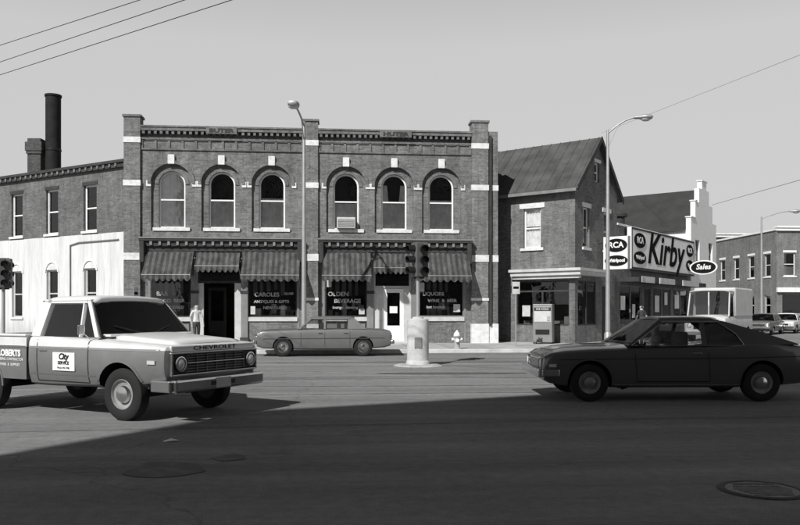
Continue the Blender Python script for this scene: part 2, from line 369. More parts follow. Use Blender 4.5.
shops=[(1.07,2.77),(5.2,7.3),(8.52,10.35),(12.6,14.66)]
for i,(a,b) in enumerate(shops):
    poly('shop_window_frame',rect(a,b,1.28,4.1),[rect(a+.05,b-.05,1.34,3.12),rect(a+.05,b-.05,3.18,4.04)],.02,.1,M_trim if i!=3 else M_grey,B)
    box('shop_window_glass',a+.02,b-.02,.05,.056,1.3,4.08,M_shopglass,B)
    box('shop_bulkhead',a,b,.0,.12,.14,1.10,M_brick2 if i in(1,3) else M_trim,B)
    box('shop_bulkhead_sill',a-.02,b+.02,-.06,.14,1.10,1.28,M_cream,B)
    n=3; w=(b-a)/n
    if i not in (1,3): boxes('bulkhead_panels',[(a+j*w+.08,a+(j+1)*w-.08,-.02,-.001,.3,.98) for j in range(n)],M_grey,B,bevel=.01)
    rr=random.Random(i)
    for mm in (M_curtain,M_grey,M_cream,M_int):
        it=[]
        for k in range(5):
            x=a+.1+rr.random()*(b-a-.4); d=.25+.8*rr.random(); it.append((x,x+.08+.22*rr.random(),d,d+.1,1.3,1.42+.55*rr.random()))
        boxes('shop_display',it,mm,B)
    boxes('hanging_goods',[(a+.15+k*.3,a+.25+k*.3+.1*rr.random(),.5+.3*rr.random(),.9,2.5-.3*rr.random(),3.0) for k in range(int((b-a-.3)/.3))],M_grey,B)
    box('display_shelf',a,b,.15,1.3,1.18,1.3,M_int,B)
L1=[('BAR',1.55,2.28,.26),('FOOD  BEER',1.9,1.98,.2),('TO GO  COLD',1.9,1.7,.16),
 ('CAROLES',6.0,2.25,.24),('ANTIQUES & GIFTS',6.2,1.95,.17),('NEW * USED',6.35,1.68,.17),('GLASS',6.95,2.3,.13),
 ('OLDEN',9.1,2.28,.26),('BEVERAGE',9.5,1.98,.24),('lounge  dancing',9.4,1.7,.17),
 ('LIQUORS',13.3,2.3,.22),('WINE  &  BEER',13.7,2.0,.19),('hot lunches',13.4,1.72,.17)]
for s,x,z,sz in L1: text('window_lettering',s,sz,(x,.03,z),M_ink2,B,bold=.004,sx=1.05,shear=.12 if s.islower() else 0)
poly('doorway_transom_frame',rect(3.07,4.9,2.75,4.1),[rect(3.15,4.82,2.85,4.0)],.02,.1,M_trim,B); box('transom_glass',3.1,4.85,.05,.056,2.8,4.05,M_shopglass,B)
boxes('doorway_jambs',[(3.07,3.3,.0,.12,.14,2.75),(4.62,4.9,.0,.12,.14,2.75)],M_cream,B)
poly('open_door',rect(3.3,4.1,.16,2.6),[rect(3.42,3.98,1.1,2.45)],1.3,1.35,M_trim,B)
poly('transom_frame',rect(10.65,12.3,2.55,4.1),[rect(10.73,12.22,2.65,4.0)],.02,.1,M_cream,B); box('transom_glass',10.68,12.28,.05,.056,2.58,4.05,M_shopglass,B)
boxes('door_surround',[(10.65,11.08,.0,.12,.14,2.55),(11.98,12.3,.0,.12,.14,2.55)],M_cream,B)
poly('shop_door',rect(11.08,11.98,.16,2.53),[rect(11.25,11.81,.9,2.35)],.04,.1,M_white,B); box('door_glass',11.2,11.86,.06,.066,.85,2.4,M_shopglass,B)
box('door_sign',11.36,11.7,.03,.036,1.45,1.75,M_white,B)
boxes('paper_notices',[(8.6,8.8,.035,.041,2.6,2.9),(14.2,14.5,.03,.036,1.5,1.85),(1.2,1.4,.035,.041,1.4,1.7),(5.3,5.5,.03,.036,1.4,1.75),(12.7,12.9,.03,.036,2.4,2.8),(10.0,10.25,.03,.036,1.4,1.65)],M_cream,B)
def awning(a,b,z1=4.08,z0=3.05,out=1.2,seed=0):
    n=32; vs=[];fs=[]
    rows=8
    for i in range(n+1):
        x=a+(b-a)*i/n
        for j in range(rows+1):
            t=j/rows; vs.append((x,-.36-t*(out-.36),z1+(z0-z1)*t-.06*math.sin(math.pi*t)*(1+.5*math.sin(seed+i*.6))+.015*math.sin(i*1.7+j+seed)))
        ph=(i%4)/4*math.pi; vs.append((x,-out-.01,z0-.16)); vs.append((x,-out+.02*math.sin(i),z0-.16-.12*abs(math.sin(ph))))
    m=rows+3
    for i in range(n):
        for j in range(m-1): fs.append([i*m+j,(i+1)*m+j,(i+1)*m+j+1,i*m+j+1])
    k=len(vs); vs+=[(a,-.36,z1),(a,-out,z0),(a,-.36,z0),(b,-.36,z1),(b,-out,z0),(b,-.36,z0)]
    fs+=[[k,k+1,k+2],[k+3,k+5,k+4]]
    mk('awning_canvas',vs,fs,M_awn,B,fix=False)
    for x in (a+.02,b-.02): tube('awning_arm',[(x,-.1,z0-.45),(x,-out,z0-.02)],.012,M_steel,B,res=4)
    tube('awning_bar',[(a,-out,z0),(b,-out,z0)],.015,M_steel,B,res=4)
for k,(a,b) in enumerate(((.95,2.95),(5.0,7.45),(8.40,10.5),(12.4,14.8))): awning(a,b,seed=k)
awning(3.05,4.9,z1=4.05,z0=3.45,out=.8,seed=9); awning(10.6,12.3,z1=4.05,z0=3.4,out=.85,seed=11)
boxes('step',[(3.1,4.9,-.3,.0,.12,.2),(10.7,12.3,-.3,.0,.12,.2)],M_conc,B)
box('downpipe',15.76,15.86,-.3,-.2,.9,9.3,M_trim,B)

# ------------------------------------------------------------------ left warehouse
dA=math.atan2(-.505,.863)
LB=empty('brick_warehouse',(-12.02-22*.863,34.25+22*.505,0),dA)
ts_=[2.46,5.18,7.89,10.6,13.3,16.0,18.7]
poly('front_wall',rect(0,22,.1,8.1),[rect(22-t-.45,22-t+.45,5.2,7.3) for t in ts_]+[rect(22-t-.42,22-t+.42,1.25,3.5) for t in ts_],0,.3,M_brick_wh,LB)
boxes('side_walls',[(.02,.3,.3,9,.1,7.9),(.3,17,8.7,9,.1,7.9)],M_brick2,LB)
box('roof',.3,17.5,.3,8.7,7.6,7.7,M_tar,LB)
boxes('cornice',[(-.1,22.0,-.22,.35,8.1,8.22),(-.05,22,-.14,-.001,7.9,8.1)],M_trim,LB)
boxes('cornice_dentils',[(.2+.4*i,.32+.4*i,-.19,-.141,7.94,8.08) for i in range(54)],M_brick2,LB)
boxes('lintels',[(22-t-.52,22-t+.52,-.03,-.001,7.3,7.45) for t in ts_],M_trim,LB)
boxes('sills',[(22-t-.55,22-t+.55,-.08,.1,5.1,5.2) for t in ts_]+[(22-t-.52,22-t+.52,-.08,.1,1.15,1.25) for t in ts_],M_white,LB)
archring('segmental_hoods',[(22-t,3.4) for t in ts_],.44,.52,-.05,-.001,M_white,LB)
for i,t in enumerate(ts_):
    window(LB,'window',22-t,5.2,7.3,.9,y=.12,cur=.0,shade=[.5,.3,.55,.4][i%4],fm=M_white); window(LB,'window',22-t,1.25,3.5,.84,y=.12,cur=[.0,.5,0][i%3],fm=M_frame)
tube('conduit',[(22-3.8,-.05,.2),(22-3.8,-.05,4.6),(22-3.2,-.05,4.7),(22-.5,-.05,4.72)],.03,M_grey,LB,res=4); box('meter_box',22-4.0,22-3.6,-.16,-.001,1.5,2.0,M_grey,LB,bevel=.02)
sx=empty('smokestack',(-18.1,40.6,0))
lathe('stack',[(0,7.6),(.38,7.6),(.38,12.7),(.42,12.72),(.42,12.82),(.32,12.82),(.32,12.0),(0,12.0)],mat('smokestack_steel',.018,.8,var=.4,spec=.2),sx)
lathe('bands',[(.39,9.9),(.405,9.9),(.405,10.0),(.39,10.0)],M_black,sx)
cx=empty('brick_chimney',(-18.95,40.6,0))
boxes('shaft',[(-.34,.34,-.34,.34,7.6,9.7),(-.39,.39,-.39,.39,9.7,9.85),(-.43,.43,-.43,.43,9.85,10.3),(-.34,.34,-.34,.34,10.3,10.5)],brick('chimney_brick',.06,.09,.1),cx)

# ------------------------------------------------------------------ gable brick building
G=empty('brick_gable_building',(7.65,34.0,0),math.atan2(-.6,.8))
E=7.1; RZ=9.45; GW=4.87
poly('front_wall',rect(-3.98,0,.1,E),[rect(-2.5,-1.65,4.4,6.2),rect(-2.9,-.25,.9,2.9)],0,.28,M_brick2,G)
GS=empty('street_side',(0,0,0),R(90),G)
poly('gable_wall',[(0.0,.1),(GW,.1),(GW,E),(GW/2,RZ-.08),(0.0,E)],[rect(.85,1.55,4.4,6.2),rect(3.2,3.9,4.4,6.2),rect(2.15,2.7,7.5,8.4),rect(.3,2.3,.9,2.9),rect(3.0,4.0,.14,2.7)],.001,.27,M_brick2,GS)
mk('back_walls',[(-3.98,.2,.1),(-8.7,GW,.1),(0,GW,.1),(-3.98,.2,E-.05),(-8.7,GW,E-.05),(0,GW,E-.05),(-6.5,GW/2,RZ-.1)],[[0,1,4,3],[1,2,5,4],[3,4,6]],M_brick2,G,fix=False)
ov=.25; sl=(RZ-E)/(GW/2)
def roofq(name,pts):
    vs=pts+[(p[0],p[1],p[2]-.1) for p in pts]; mk(name,vs,[[0,1,2,3],[7,6,5,4],[0,4,5,1],[1,5,6,2],[2,6,7,3],[3,7,4,0]],M_roof,G)
roofq('roof_front_slope',[(-3.9,-ov,E-ov*sl+.1),(ov,-ov,E-ov*sl+.1),(ov,GW/2,RZ+.1),(-6.5,GW/2,RZ+.1)])
roofq('roof_back_slope',[(-8.8,GW+ov,E-ov*sl+.1),(-6.5,GW/2,RZ+.1),(ov,GW/2,RZ+.1),(ov,GW+ov,E-ov*sl+.1)])
vs=[];fs=[]
for i in range(14):
    x=.1-i*.48
    t0=0 if x>-3.9 else (abs(x)-3.9)/2.6
    if t0>=.95: break
    y0=-ov+t0*(GW/2+ov); z0=E-ov*sl+.1+t0*(RZ-E+ov*sl); k=len(vs)
    vs+=[(x-.015,y0,z0),(x+.015,y0,z0),(x+.015,GW/2,RZ+.1),(x-.015,GW/2,RZ+.1),(x-.015,y0,z0+.03),(x+.015,y0,z0+.03),(x+.015,GW/2,RZ+.13),(x-.015,GW/2,RZ+.13)]
    fs+=[[k+4,k+5,k+6,k+7],[k,k+1,k+5,k+4],[k+1,k+2,k+6,k+5],[k+3,k,k+4,k+7]]
mk('roof_seams',vs,fs,M_roof,G,fix=False)
for s,(y0,y1) in enumerate(((-ov,GW/2),(GW+ov,GW/2))):
    z0=E-ov*sl; mk('barge_board',[(ov+.01,y0,z0-.12),(ov+.01,y0,z0+.14),(ov+.01,y1,RZ+.14),(ov+.01,y1,RZ-.12),(ov-.03,y0,z0-.12),(ov-.03,y0,z0+.14),(ov-.03,y1,RZ+.14),(ov-.03,y1,RZ-.12)],[[0,1,2,3],[4,5,6,7],[0,3,7,4],[1,5,6,2]],M_trim,G)
box('gutter',-3.9,.2,-.36,-.26,E-.35,E-.22,M_grey,G)
window(G,'window',-2.075,4.4,6.2,.85,y=.1,fm=M_white,cur=.5,shade=.45)
boxes('lintel_and_sill',[(-2.7,-1.45,-.04,.1,6.2,6.42),(-2.65,-1.5,-.08,.1,4.28,4.4)],M_stone,G)
window(GS,'window',1.2,4.4,6.2,.7,y=.1,fm=M_white,cur=.8); window(GS,'window',3.55,4.4,6.2,.7,y=.1,fm=M_white,cur=.8); window(GS,'attic_window',2.425,7.5,8.4,.55,y=.1,fm=M_white,cur=0)
boxes('lintels',[(.7,1.7,-.04,.0,6.2,6.4),(3.05,4.05,-.04,.0,6.2,6.4),(2.05,2.8,-.04,.0,8.4,8.55),(.75,1.65,-.07,.0,4.28,4.4),(3.1,4.0,-.07,.0,4.28,4.4)],M_stone,GS)
boxes('shop_cornice',[(-3.05,.45,-.45,-.001,3.3,3.42),(-3.0,.4,-.36,-.001,3.12,3.3),(-2.95,.3,-.25,-.001,2.98,3.12),(.002,.45,.001,2.5,3.3,3.42),(.002,.4,.001,2.45,3.12,3.3)],M_cream,G)
box('shop_glass_front',-2.9,-.25,.06,.066,.9,2.9,M_shopglass,G); poly('shop_frame_front',rect(-2.9,-.25,.9,2.9),[rect(-2.84,-1.62,.96,2.4),rect(-1.54,-.31,.96,2.4),rect(-2.84,-.31,2.48,2.84)],.03,.1,M_trim,G)
box('shop_glass_side',.3,2.3,.06,.066,.9,2.9,M_shopglass,GS); poly('shop_frame_side',rect(.3,2.3,.9,2.9),[rect(.36,1.26,.96,2.84),rect(1.34,2.24,.96,2.84)],.03,.1,M_trim,GS)
box('door_side',3.0,4.0,.06,.1,.14,2.7,M_trim,GS)
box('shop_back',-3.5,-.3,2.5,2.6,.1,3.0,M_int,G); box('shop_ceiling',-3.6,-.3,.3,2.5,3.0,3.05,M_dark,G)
boxes('display_goods',[(-2.7+.5*i,-2.4+.5*i,.4,.8,.9,1.1+.2*(i%3)) for i in range(5)],M_grey,G)
box('poster',-2.6,-2.2,.045,.05,1.3,1.8,M_cream,G)

def oval(name,u,z,rx,rz,y,parent,label,mo=M_ink,ml=M_white,sz=.3):
    n=28; pts=[(u+rx*math.cos(2*math.pi*i/n),z+rz*math.sin(2*math.pi*i/n)) for i in range(n)]
    poly(name,pts,[],y-.03,y,mo,parent); text(name+'_letters',label,sz,(u,y-.036,z),ml,parent,bold=.01)
PS=empty('projecting_shop_sign',(7.65+.6*2.6,34+.8*2.6,0),math.atan2(-.6,.8))
box('panel',.25,1.5,-.06,.06,3.45,4.95,M_white,PS,bevel=.02)
oval('oval',.87,4.55,.52,.30,-.061,PS,'RCA',sz=.36); oval('oval',.87,3.85,.54,.24,-.061,PS,'Whirlpool',sz=.2)
tube('bracket',[(0,0,4.7),(.3,0,4.7)],.03,M_trim,PS); tube('bracket',[(0,0,3.6),(.3,0,3.6)],.03,M_trim,PS)

# ------------------------------------------------------------------ appliance shop
bA=math.atan2(.8,.6)
K=empty('appliance_shop',(10.57,37.9,0),bA)
poly('front_wall',rect(0.02,11.85,.1,5.75),[rect(.4,3.4,.7,2.85),rect(3.8,4.8,.14,2.7),rect(5.2,8.2,.7,2.85),rect(8.6,11.4,.7,2.85)],0,.25,M_brick2,K)
boxes('walls',[(.02,.25,.25,6.8,.1,5.5),(11.6,11.85,.25,6.8,.1,5.5),(.25,11.6,6.6,6.8,.1,5.5)],M_brick2,K); box('roof',.25,11.6,.25,6.6,5.2,5.3,M_tar,K)
box('parapet_coping',0,11.9,-.06,.3,5.75,5.85,M_stone,K)
lathe('roof_vent',[(.28,5.3),(.28,6.6),(.4,6.65),(.42,6.8),(.2,7.0),(0,7.02)],M_trim,K,seg=16,mtx=Matrix.Translation((4.2,1.5,0)))
box('sign_panel',1.0,11.4,-.36,-.12,3.65,5.72,M_white,K,bevel=.03); boxes('sign_supports',[(x,x+.1,-.12,-.001,3.8,5.5) for x in (1.5,6,11)],M_trim,K)
poly('sign_border',rect(1.0,11.4,3.65,5.72),[rect(1.1,11.3,3.75,5.62)],-.372,-.361,M_trim,K)
text('sign_letters','Kirby',2.25,(6.2,-.375,4.75),M_ink,K,shear=.25,bold=.045,sx=1.2)
oval('oval',2.15,5.12,.8,.38,-.361,K,'RCA',sz=.46); oval('oval',2.15,4.25,.85,.32,-.361,K,'Whirlpool',sz=.28)
oval('oval',10.5,5.12,.65,.36,-.361,K,'RCA',sz=.42); oval('oval',10.5,4.25,.7,.32,-.361,K,'Maytag',sz=.28)
box('canopy',.3,11.6,-1.0,-.001,2.98,3.2,M_trim,K); boxes('canopy_signs',[(.6,2.4,-1.05,-1.001,2.95,3.25),(3.2,5.6,-1.05,-1.001,2.95,3.25),(7,10,-1.05,-1.001,2.95,3.25)],M_cream,K)
for a,b in ((.4,3.4),(5.2,8.2),(8.6,11.4)):
    box('shop_glass',a,b,.06,.066,.7,2.85,M_shopglass,K); poly('shop_frame',rect(a,b,.7,2.85),[rect(a+.06,(a+b)/2-.04,.78,2.78),rect((a+b)/2+.04,b-.06,.78,2.78)],.03,.1,M_grey,K)
    boxes('appliances',[(a+.3+i*.9,a+.95+i*.9,.5,1.1,.7,1.7) for i in range(3)],M_cream,K,bevel=.03)
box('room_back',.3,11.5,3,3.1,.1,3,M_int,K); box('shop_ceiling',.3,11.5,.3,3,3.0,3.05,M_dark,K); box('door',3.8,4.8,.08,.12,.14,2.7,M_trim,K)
boxes('window_posters',[(.6,1.2,.04,.045,1.6,2.3),(2.2,2.6,.04,.045,1.2,1.9),(5.6,6.3,.04,.045,1.5,2.4),(7.2,7.7,.04,.045,1.9,2.6),(9,9.8,.04,.045,1.7,2.5)],M_white,K)
PS2=empty('projecting_shop_sign',(10.57+.6*10.2,37.9+.8*10.2,0),math.atan2(-.6,.8))
def ell(u,z,a,b,n=36): return [(u+a*math.cos(2*math.pi*i/n),z+b*math.sin(2*math.pi*i/n)) for i in range(n)]
poly('panel',ell(1.25,4.1,.78,.42),[],-.07,.07,M_white,PS2); poly('rim',ell(1.25,4.1,.70,.35),[],-.08,-.071,M_ink,PS2)
text('letters','Sales',.42,(1.25,-.086,4.12),M_white,PS2,bold=.01,shear=.2)
tube('bracket',[(.3,0,4.1),(.5,0,4.1)],.04,M_trim,PS2); tube('bracket_arm',[(0,0,4.1),(.48,0,4.1)],.03,M_trim,PS2)

# ------------------------------------------------------------------ stepped gable building
S=empty('stepped_gable_building',(17.77,47.5,0),bA)
SW=5.6
out=[(0,.1),(SW,.1),(SW,7.3),(SW-.9,7.3),(SW-.9,8.4),(SW-1.7,8.4),(SW-1.7,9.3),(SW/2+.5,9.3),(SW/2+.5,9.8),(SW/2-.5,9.8),(SW/2-.5,9.3),(1.7,9.3),(1.7,8.4),(.9,8.4),(.9,7.3),(0,7.3)]
poly('street_wall',out,[rect(.9,1.8,4.2,6),rect(3.8,4.7,4.2,6),rect(.8,4.8,.7,2.8)],0,.3,M_white,S)
boxes('walls',[(.02,.3,.3,12,.1,6.6),(SW-.3,SW-.02,.3,12,.1,6.6),(.3,SW-.3,11.7,12,.1,6.6)],M_white,S)
mk('roof',[(-.2,.3,6.5),(-.2,12,6.5),(SW/2,12,9.35),(SW/2,.3,9.35),(SW+.2,.3,6.5),(SW+.2,12,6.5)],[[0,1,2,3],[3,2,5,4],[1,5,2]],mat('roof_shingle',.03,.9,var=.35,ns=1,fine=.3),S,fix=False)
boxes('copings',[(SW/2-.55,SW/2+.55,-.05,.35,9.8,9.88),(.85,1.2,-.05,.35,8.4,8.47),(-.05,.9,-.05,.35,7.3,7.37)],M_stone,S)
for u in (1.35,4.25): window(S,'window',u,4.2,6,.9,y=.12,cur=0,fm=M_grey)
box('shop_glass',.8,4.8,.1,.106,.7,2.8,M_shopglass,S); box('shop_back',.5,5,2,2.1,.1,4,M_int,S)

# ------------------------------------------------------------------ background buildings
def bldg(name,x,y,rot,w,d,h,nw,m,trim,floors=2,shop=True,cur=.4,side=False):
    e=empty(name,(x,y,0),rot); holes=[]
    zz=[(4.6,6.6)] if floors==2 else [(4.2,6.0),(7.4,9.2)]
    wins=[]
    for i in range(nw):
        u=(i+.5)*w/nw
        for a,b in zz: holes.append(rect(u-.5,u+.5,a,b)); wins.append((u,a,b))
    if shop: 
        for i in range(max(1,nw//2)):
            k=w/max(1,nw//2); holes.append(rect(i*k+.5,(i+1)*k-.5,.7,3.0))
    poly('front_wall',rect(0,w,.1,h),holes,0,.3,m,e)
    boxes('walls',([] if side else [(.02,.3,.3,d,.1,h-.2)])+[(w-.3,w-.02,.3,d,.1,h-.2),(.3,w-.3,d-.3,d,.1,h-.2)],m,e); box('roof',.3,w-.3,.3,d-.3,h-.6,h-.5,M_tar,e)
    if side:
        sf=empty('side_frame',(0.02,d,0),R(-90),e); us=[1.9+i*2.7 for i in range(int((d-2)/2.7)+1)]
        poly('side_wall',rect(.01,d-.31,.1,h-.2),[rect(u-.5,u+.5,4.6,6.6) for u in us if u<d-1]+[rect(u-.5,u+.5,1.2,3.0) for u in us if u<d-1],0,.28,m,sf)
        for u in us:
            if u<d-1:
                window(sf,'window',u,4.6,6.6,1.0,y=.12,cur=.4,fm=M_white); window(sf,'window',u,1.2,3.0,1.0,y=.12,cur=0,fm=M_white)
                boxes('side_sills',[(u-.6,u+.6,-.06,.1,4.48,4.6),(u-.6,u+.6,-.04,.0,6.6,6.8),(u-.6,u+.6,-.06,.1,1.08,1.2)],trim,sf)
        box('side_coping',0,d,-.1,.3,h-.2,h-.05,trim,sf)
    boxes('cornice',[(-.1,w+.1,-.3,.35,h,h+.15),(-.05,w+.05,-.2,-.001,h-.25,h)],trim,e)
    if shop: box('shop_cornice',-.02,w+.02,-.25,-.001,3.2,3.6,trim,e); box('shop_glass',.4,w-.4,.12,.126,.6,3.1,M_shopglass,e)
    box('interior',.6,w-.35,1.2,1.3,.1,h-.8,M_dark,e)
    boxes('sills',[(u-.6,u+.6,-.06,.1,a-.12,a) for u,a,b in wins]+[(u-.6,u+.6,-.03,.0,b,b+.18) for u,a,b in wins],trim,e)
    for u,a,b in wins: window(e,'window',u,a,b,1.0,y=.12,cur=cur,back=False,fm=M_white)
    return e
bldg('brick_shop_building',29.6,78.6,0,8.4,12,9.3,3,M_brick_sh,M_stone)
eb=bldg('brick_shop_building',32.2,66.5,R(4),14,11.5,8.7,6,M_brick_sh,M_white,side=True)
text('letters','CAFE',.5,(5.5,-.3,3.4),M_ink,eb)
sg=empty('shop_sign_board',(33.8,65.6,0)); box('board',0,2.4,-.1,.1,3.7,6.6,M_white,sg); text('letters','DRUGS',.6,(1.2,-.11,5.9),M_ink,sg,bold=.01); text('letters','SODA',.55,(1.2,-.11,4.8),M_ink,sg,bold=.01); tube('bracket',[(1.2,.1,5),(1.2,1.2,5)],.05,M_trim,sg)
bldg('brick_store_building',47,64,R(-4),16,12,9.5,6,M_brick2,M_trim)
bldg('brick_store_building',14,92,R(2),13,12,8.8,4,M_brick2,M_stone)
bldg('brick_store_building',-62,62,R(-28),24,12,8.5,9,M_brick2,M_trim)
# the block behind the photographer (its shadow lies across the foreground)
ob=empty('brick_office_building',(-14.0,-9.2,0),math.atan2(.436,.9))
SH=20.3
oh=[]
for i in range(11):
    for a in (1,4.9,8.4,11.9,15.4): oh.append(rect(1.1+i*2.7,2.5+i*2.7,a,a+2.0))
poly('front_wall',rect(0,30.5,.0,SH),oh,-.3,0,M_brick_sh,ob)
boxes('walls',[(0,.3,-12,-.3,0,SH),(30.2,30.5,-12,-.3,0,SH),(.3,30.2,-12,-11.7,0,SH)],M_brick_sh,ob)
box('roof',.3,30.2,-11.7,-.3,SH-.6,SH-.5,M_tar,ob); box('interior',.4,30.1,-1.1,-1.0,0,SH-1,M_dark,ob); box('window_glass',.4,30.1,-.2,-.19,.5,SH-1,M_glass,ob)

# ------------------------------------------------------------------ vehicles
def interp(keys,x):
    if x>=keys[0][0]: return keys[0][1:]
    for a,b in zip(keys,keys[1:]):
        if b[0]<=x<=a[0]:
            t=(a[0]-x)/(a[0]-b[0]); return tuple(p+(q-p)*t for p,q in zip(a[1:],b[1:]))
    return keys[-1][1:]
def half(w,zb,zs,zt):
    return [(0,zb),(.86*w,zb),(.95*w,zb+.04),(.985*w,zb+.22*(zs-zb)),(w,zb+.5*(zs-zb)),(w*.998,zb+.72*(zs-zb)),(.985*w,zs-.06),(.965*w,zs-.02),(.93*w,zs),(.86*w,zs+.25*(zt-zs)),(.6*w,zs+.8*(zt-zs)),(.3*w,zt),(0,zt)]
def sidey(keys,x,z):
    h=half(*interp(keys,x))[1:9]
    for a,b in zip(h,h[1:]):
        if a[1]<=z<=b[1] and b[1]>a[1]: return a[0]+(b[0]-a[0])*(z-a[1])/(b[1]-a[1])
    return h[-1][0] if z>h[-1][1] else h[0][0]
def body(name,keys,m,parent,wheels,wr,zc,yin=.55):
    xs=[]; 
    for a,b in zip(keys,keys[1:]):
        n=max(1,int((a[0]-b[0])/.12)); xs+=[a[0]+(b[0]-a[0])*i/n for i in range(n)]
    xs.append(keys[-1][0]); vs=[];fs=[]
    for x in xs:
        h=half(*interp(keys,x)); ring=[(x,y,z) for y,z in h]+[(x,-y,z) for y,z in h[-2:0:-1]]; vs+=ring; n=len(ring)
    for i in range(len(xs)-1):
        for j in range(n): fs.append([i*n+j,i*n+(j+1)%n,(i+1)*n+(j+1)%n,(i+1)*n+j])
    fs+=[list(range(n)),[(len(xs)-1)*n+j for j in range(n)][::-1]]
    o=mk(name,vs,fs,m,parent)
    if wheels:
        cv=[];cf=[]
        for wx in wheels:
            for s in (1,-1):
                k=len(cv); N=32
                for yy in (yin*s,1.3*s):
                    for i in range(N): a=2*math.pi*i/N; cv.append((wx+wr*math.cos(a),yy,zc+wr*math.sin(a)))
                cf+=[[k+i,k+(i+1)%N,k+N+(i+1)%N,k+N+i] for i in range(N)]+[list(range(k,k+N)),list(range(k+N,k+2*N))[::-1]]
        c=mk('cut',cv,cf,M_dark,parent)
        md=o.modifiers.new('b','BOOLEAN'); md.operation='DIFFERENCE'; md.object=c; md.solver='EXACT'
        try: md.material_mode='TRANSFER'
        except Exception: pass
        me=eval_mesh(o); o.modifiers.clear(); o.data=me; bpy.data.objects.remove(c)
        if len(me.materials)<2: me.materials.append(M_dark)
    for p in o.data.polygons: p.use_smooth=True
    o.data.set_sharp_from_angle(angle=R(28))
    return o
def strip_side(name,keys,path,wd,m,parent,off=.004,sides=(1,-1)):
    vs=[];fs=[]
    for s in sides:
        k=len(vs); P=[]
        for (x0,z0),(x1,z1) in zip(path,path[1:]):
            n=max(1,int(math.hypot(x1-x0,z1-z0)/.08)); P+=[(x0+(x1-x0)*i/n,z0+(z1-z0)*i/n) for i in range(n)]
        P.append(path[-1])
        for i,(x,z) in enumerate(P):
            a=P[max(0,i-1)]; b=P[min(len(P)-1,i+1)]; dx,dz=b[0]-a[0],b[1]-a[1]; L=math.hypot(dx,dz) or 1
            nx,nz=-dz/L*wd/2,dx/L*wd/2
            for q in (-1,1):
                xx,zz=x+q*nx,z+q*nz; vs.append((xx,s*(sidey(keys,xx,zz)+off),zz))
        fs+=[[k+2*i,k+2*i+1,k+2*i+3,k+2*i+2] for i in range(len(P)-1)]
    return mk(name,vs,fs,m,parent,fix=False)
def wheel(parent,x,y,r,side,cap='disc',wd=.19):
    e=empty('wheel',(x,y,r),0,parent); e.rotation_euler=(R(-90*side),0,0)
    w=wd/2; ri=r*.58
    lathe('tyre',[(ri,-w),(r*.9,-w),(r*.985,-w*.75),(r,-w*.4),(r,w*.4),(r*.985,w*.75),(r*.9,w),(r*.7,w*1.02),(ri,w*.9),(ri,-w)],M_rubber,e,seg=36)
    lathe('rim',[(ri,w*.85),(ri*.96,w*.9),(ri*.9,w*.5),(ri*.6,w*.3),(ri*.55,w*.55),(0,w*.6)],M_rim,e,seg=28)
    lathe('hubcap',[(ri*.58,w*.5),(ri*.5,w*.9),(ri*.25,w*1.05),(0,w*1.1)] if cap=='small' else [(ri*.9,w*.7),(ri*.84,w*.98),(ri*.5,w*.85),(ri*.4,w*1.05),(0,w*1.12)],M_chrome,e,seg=28)
    lathe('drum',[(0,-w),(ri,-w)],M_black,e,seg=20)
M_rim=mat('wheel_rim_paint',.25,.5,var=.3,ns=8)
def panel(name,pts,m,parent,th=.03):
    a,b,c=Vector(pts[0]),Vector(pts[1]),Vector(pts[2]); n=(b-a).cross(c-a).normalized()*th/2
    k=len(pts); vs=[Vector(p)+n for p in pts]+[Vector(p)-n for p in pts]
    return mk(name,vs,[list(range(k)),list(range(2*k-1,k-1,-1))]+[[i,(i+1)%k,k+(i+1)%k,k+i] for i in range(k)],m,parent)
def cabin(parent,m,zb,wb,zr,wr,pill,glassq,roof,ws,rw,thick=.035,rooft=.05):
    def P(x,t,s): return (x,s*(wb+(wr-wb)*t),zb+(zr-zb)*t)
    for s in (1,-1):
        for q in pill: panel('pillar',[P(x,t,s) for x,t in q],m,parent,thick)
        for q in glassq: panel('side_glass',[P(x,t,s) for x,t in q],M_carglass,parent,.008)
    panel('windscreen',[P(ws[0],0,1),P(ws[0],0,-1),P(ws[1],1,-1),P(ws[1],1,1)],M_carglass,parent,.008)
    panel('rear_glass',[P(rw[1],0,1),P(rw[1],0,-1),P(rw[0],1,-1),P(rw[0],1,1)],M_carglass,parent,.008)
    x0,x1=roof; vs=[];fs=[]; N=9; Mx=10
    for i in range(Mx+1):
        t=i/Mx; x=x0+(x1-x0)*t; e=math.sin(math.pi*t)**.5*.02 if 0<t<1 else 0
        for j in range(N+1):
            v=-1+2*j/N; yy=v*(wr+.02); vs.append((x,yy,zr+.012+e+.045*(1-v*v)**.6 if abs(v)<1 else zr-.02+e))
    n=N+1
    for i in range(Mx):
        for j in range(N): fs.append([i*n+j,i*n+j+1,(i+1)*n+j+1,(i+1)*n+j])
    o=mk('roof',vs,fs,m,parent,smooth=60)
    sd=o.modifiers.new('s','SOLIDIFY'); sd.thickness=rooft; sd.offset=-1
    for s in (1,-1): tube('drip_rail',[(x0,s*(wr+.02),zr-.02),(x1,s*(wr+.02),zr-.02)],.012,M_chrome,parent,res=4)

